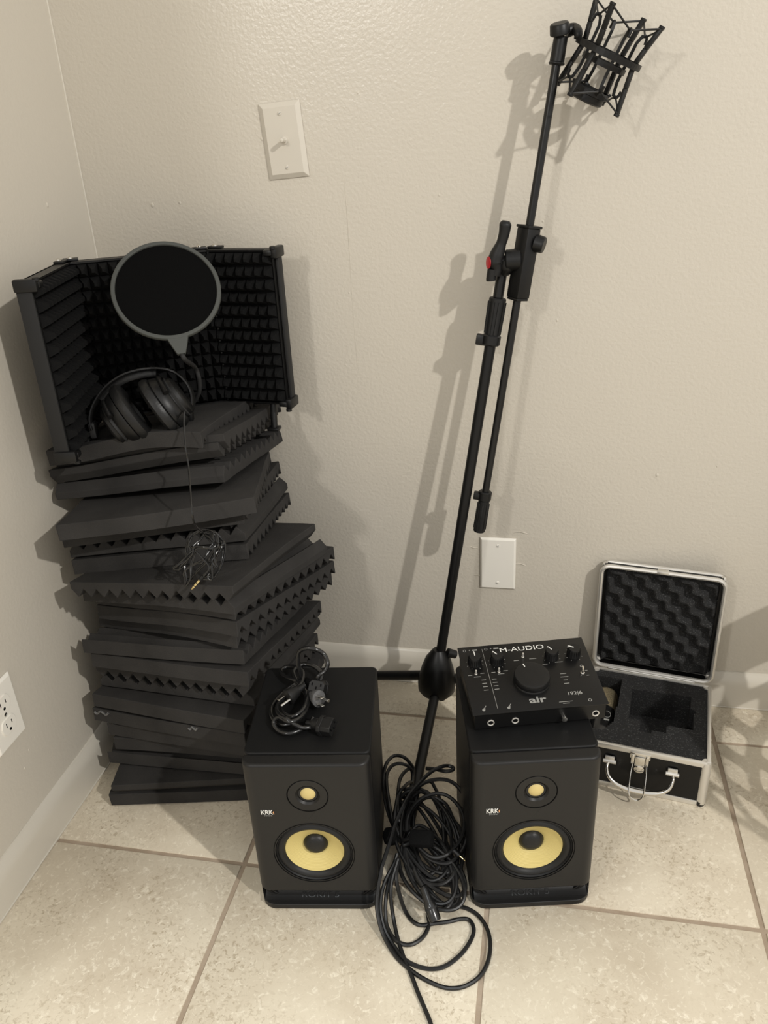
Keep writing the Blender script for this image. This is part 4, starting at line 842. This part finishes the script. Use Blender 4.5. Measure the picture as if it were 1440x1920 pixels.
b.tube([V(p)+V((rj.uniform(-.005, .005), rj.uniform(-.003, .001), rj.uniform(-.005, .004))) for p in PT['hb'][::-1]], .0014, 8, 7); b.build('cord_bundle', M['gloss'], cb, world=True)
b = MB(); b.tube(PT['hl'], .0014, 8, 7); b.build('cord_end', M['gloss'], cb, world=True)
q = [V(p) for p in PT['hj']]; dj = (q[-1]-q[0]).normalized(); c = q[0]
b = MB(); b.cyl(c-dj*.004, c+dj*.004, .0030); 
b.build('plug_sleeve', M['black'], cb, world=True)
b = MB(); b.cyl(c+dj*.004, c+dj*.0105, .0021); b.cyl(c+dj*.0115, c+dj*.0160, .0021); b.cyl(c+dj*.0170, c+dj*.0210, .0021, .0017); b.cyl(c+dj*.0210, c+dj*.0240, .0017, .0006); b.build('gold_plug', M['gold'], cb, world=True)
b = MB(); b.cyl(c+dj*.0100, c+dj*.0175, .0019); b.build('plug_rings', M['black'], cb, world=True)

# ------------------------------------------------------------------ cables on the floor
def clampz(P, z): return [V((p[0], p[1], max(p[2], z))) for p in P]
t = thing('microphone_cable', 'long black cable in wide loops on the tiles, its tail running toward the viewer', 'cable', (.70, -.55, 0))
r = .0031
for nm, k in (('cable_loop', 'A'), ('cable_loop', 'B'), ('cable_tail', 'T'), ('cable_loop', 'S'), ('cable_loop', 'L')):
    b = MB(); b.tube(clampz(PT[k], r), r, 8, 7); b.build(nm, M['cable'], t, world=True)
b = MB(); b.tube(clampz(PT['mid'], r), r, 8, 6); b.build('cable_coil', M['cable'], t, world=True)
v0 = V(PT['velcro'][0])
b = MB(); b.box((0, 0, 0), (.022, .024, .032), Matrix.Translation(v0+V((-.004, .005, -.004))) @ Matrix.Rotation(.4, 4, 'X'), bev=.008); b.build('hook_strap', M['velcro'], t, world=True)
t = thing('instrument_cable', 'coiled black cable with a strap and hanging barrel plug, between the monitors', 'cable', (.69, -.52, 0))
b = MB(); b.tube(clampz(PT['R'], r), .0032, 8, 7); b.build('cable_loop', M['cable'], t, world=True)
b = MB(); b.tube(clampz(PT['lob'], r), .0032, 8, 6); b.build('cable_coil', M['cable'], t, world=True)
v1 = V(PT['velcro'][1])
b = MB(); b.box((0, 0, 0), (.040, .026, .020), Matrix.Translation(v1+V((-.008, 0, -.002))) @ Matrix.Rotation(.5, 4, 'X') @ Matrix.Rotation(-.25, 4, 'Y'), bev=.007); b.build('hook_strap', M['velcro'], t, world=True)
J = [V(p) for p in PT['jack']]
b = MB(); b.tube(J[:3], .0034, 10, 5); b.build('plug_boot', M['cable'], t, world=True)
dj = (J[4]-J[2]).normalized(); Lj = (J[4]-J[2]).length
b = MB(); b.lathe([(.0045, 0), (.0065, .004), (.0068, .020), (.0085, .024), (.0092, .030), (.0092, Lj-.004), (.0085, Lj), (.006, Lj)], mtx(J[2], dj, (0, 0, 1)), 28); pg = b.build('plug_barrel', M['gloss'], t, world=True)
b = MB(); b.lathe([(.0094, .030), (.0096, .0315), (.0094, .033)], mtx(J[2], dj, (0, 0, 1)), 28, cap=False); b.build('barrel_ring', M['rail'], pg, world=True)
q0, q1 = [V(p) for p in PT['tip']]; dq = (q1-q0).normalized()
b = MB(); b.cyl(q0-dq*.012, q0, .0042); b.build('small_plug', M['black'], t, world=True)
b = MB(); b.cyl(q0, q0+dq*.008, .0014); b.cyl(q0+dq*.009, q1, .0013, .0006); b.build('plug_tip', M['gold'], t, world=True)

# ------------------------------------------------------------------ power cords on the left monitor
def iec(parent, T, holes=True):
    b = MB(); poly = [(-.0125, -.0085), (.0125, -.0085), (.0125, .004), (.008, .0085), (-.008, .0085), (-.0125, .004)]
    b.prism(poly, .018, T, z0=-.018); b.prism([(x*1.12, y*1.15) for x, y in poly], .006, T, z0=-.022); b.lathe([(.008, -.034), (.010, -.022)], T, 16); b.tube([T @ V((0, 0, -.034)), T @ V((0, 0, -.045))], .0042, 10, 3)
    o = b.build('socket_end', M['rubber'], parent, world=True, bev=.0008)
    h = MB()
    for x, y in ((-.007, .002), (.007, .002), (0, -.003)): h.box((x, y, .0003), (.0016, .0042, .0014), T)
    h.build('contact_holes', M['gap'], o, world=True)
def plug(parent, T, m):
    b = MB(); b.lathe([(.008, -.020), (.0105, -.012), (.0135, -.004), (.0135, 0), (.011, .0006)], T @ Matrix.Diagonal((1, .85, 1, 1)), 28); b.lathe([(.0045, -.034), (.006, -.018)], T, 14)
    o = b.build('wall_plug', m, parent, world=True)
    q_ = MB(); q_.box((-.0063, .003, .008), (.0015, .0064, .016), T, bev=.0003); q_.box((.0063, .003, .008), (.0015, .0064, .016), T, bev=.0003); q_.cyl(T @ V((0, -.006, 0)), T @ V((0, -.006, .018)), .0024)
    q_.build('prongs', M['chrome'], o, world=True)
c1 = [V(p) for p in PT['pc1']]; c2 = [V(p) for p in PT['pc2']]
t = thing('power_lead', 'black power lead with a tall upright loop, piled on the left monitor', 'power cord', (.50, -.45, .29), group='power cords on the left monitor')
b = MB(); b.tube(c1, .0034, 10, 7); b.build('cord', M['gloss'], t, world=True)
iec(t, mtx(c1[0]+V((0, -.010, .004)), (-.05, -.75, .62), (1, 0, -.1)))
plug(t, mtx(c1[-1]+V((.020, -.014, .002)), (.72, -.62, .22), (0, .2, 1)), M['clear'])
t = thing('power_lead', 'flat-coiled black power lead lying under the upright loop on the left monitor', 'power cord', (.50, -.46, .29), group='power cords on the left monitor')
b = MB(); b.tube(c2, .0034, 10, 7); b.build('cord', M['gloss'], t, world=True)
iec(t, mtx(c2[-1]+V((.022, .002, .004)), (.9, -.2, .12), (0, .9, .3)))
plug(t, mtx(V(c2[10])+V((-.022, -.022, .006)), (-.55, -.80, -.12), (0, .1, 1)), M['rubber'])
b = MB(); k_ = V(c2[17]); b.box((0, 0, 0), (.024, .012, .014), Matrix.Translation(k_+V((.004, .0, .0))) @ Matrix.Rotation(-.5, 4, 'Z'), bev=.003); b.build('cord_tie', M['velcro'], t, world=True)

# ------------------------------------------------------------------ laundry basket standing just to the right (throws the dappled shade)
t = thing('laundry_basket', 'tall white plastic basket with rows of oval holes, just beyond the right edge', 'basket', (1.60, -.35, 0))
b = MB(); nr = 21; rows = 4; Hb = .40
def rad_(z): return .275+.022*z/Hb
cut = []
vs, fs = [], []
ns = nr*5; nz = rows*5+8
def isolid(i, j):
    if j < 1 or j >= nz-7: return True
    c_ = (j-1) % 5; k = (j-1)//5; a = (i+(2 if k % 2 else 0)) % 5
    return not (a in (1, 2, 3) and c_ in (1, 2, 3))
for j in range(nz+1):
    for i in range(ns):
        a = 2*math.pi*i/ns; z = Hb*j/nz+.003; rr = rad_(z); vs.append((rr*math.cos(a), rr*math.sin(a), z))
for j in range(nz):
    for i in range(ns):
        if isolid(i, j): fs.append((j*ns+i, j*ns+(i+1) % ns, (j+1)*ns+(i+1) % ns, (j+1)*ns+i))
b.add(vs, fs); o = b.build('basket_wall', M['plasticbasket'], t)
md = o.modifiers.new('thick', 'SOLIDIFY'); md.thickness = .003; md = o.modifiers.new('round', 'SUBSURF'); md.levels = md.render_levels = 1
b = MB(); b.lathe([(.271, 0), (.276, .004), (.270, .006), (.001, .005)], None, 64); b.build('basket_base', M['plasticbasket'], t)
b = MB(); b.tube([(.299*math.cos(2*math.pi*k/40), .299*math.sin(2*math.pi*k/40), Hb+.003) for k in range(40)], .007, 10, 1, closed=True, smooth=False); b.build('rim', M['plasticbasket'], t)

# ------------------------------------------------------------------ resolve the driver openings
dg = bpy.context.evaluated_depsgraph_get(); dg.update()
done = []
for o, c in CUT:
    if o not in done:
        done.append(o); bev = [m for m in o.modifiers if m.type == 'BEVEL']
        me = bpy.data.meshes.new_from_object(o.evaluated_get(dg)); o.modifiers.clear(); o.data = me
for o, c in CUT:
    try: bpy.data.objects.remove(c)
    except ReferenceError: pass

# ------------------------------------------------------------------ lights, world, camera
def area(name, loc, target, size, power, col, shape='DISK'):
    l = bpy.data.lights.new(name, 'AREA'); l.shape = shape; l.size = size; l.energy = power; l.color = col
    o = bpy.data.objects.new(name, l); COL.objects.link(o); o.location = loc; o.rotation_euler = (V(target)-V(loc)).to_track_quat('-Z', 'Y').to_euler(); return o
def point(name, loc, r, power, col):
    l = bpy.data.lights.new(name, 'POINT'); l.shadow_soft_size = r; l.energy = power; l.color = col
    o = bpy.data.objects.new(name, l); COL.objects.link(o); o.location = loc; return o
WARM = (1, .97, .925)
point('ceiling_lamp_right', (3.0, -2.26, 2.7), .04, 295, WARM)
area('ceiling_lamp_left', (-.25, -2.7, 2.0), (.6, -.1, .7), .16, 14, WARM)
sp_l = bpy.data.lights.new('recessed_spot', 'SPOT'); sp_l.energy = 72; sp_l.color = (.90, .97, 1); sp_l.spot_size = R(53); sp_l.spot_blend = .35; sp_l.shadow_soft_size = .05
sp_o = bpy.data.objects.new('recessed_spot', sp_l); COL.objects.link(sp_o); sp_o.location = (.72, -1.60, 2.42)
wd = bpy.data.worlds.new('room_light'); sc.world = wd; wd.use_nodes = True
bg = wd.node_tree.nodes['Background']; bg.inputs['Color'].default_value = (1, .975, .935, 1); bg.inputs['Strength'].default_value = .74
cd = bpy.data.cameras.new('camera'); co = bpy.data.objects.new('camera', cd); COL.objects.link(co); sc.camera = co
co.location = (.80948, -1.39634, 1.09325); co.rotation_euler = (R(64.17912), R(2.68658), R(10.72102))
cd.sensor_fit = 'VERTICAL'; cd.sensor_height = 24; cd.lens = 24*1502/1920; cd.clip_start = .05
vs_ = sc.view_settings; vs_.view_transform = 'Standard'; vs_.look = 'None'; vs_.exposure = 0; vs_.gamma = 1; vs_.use_curve_mapping = False
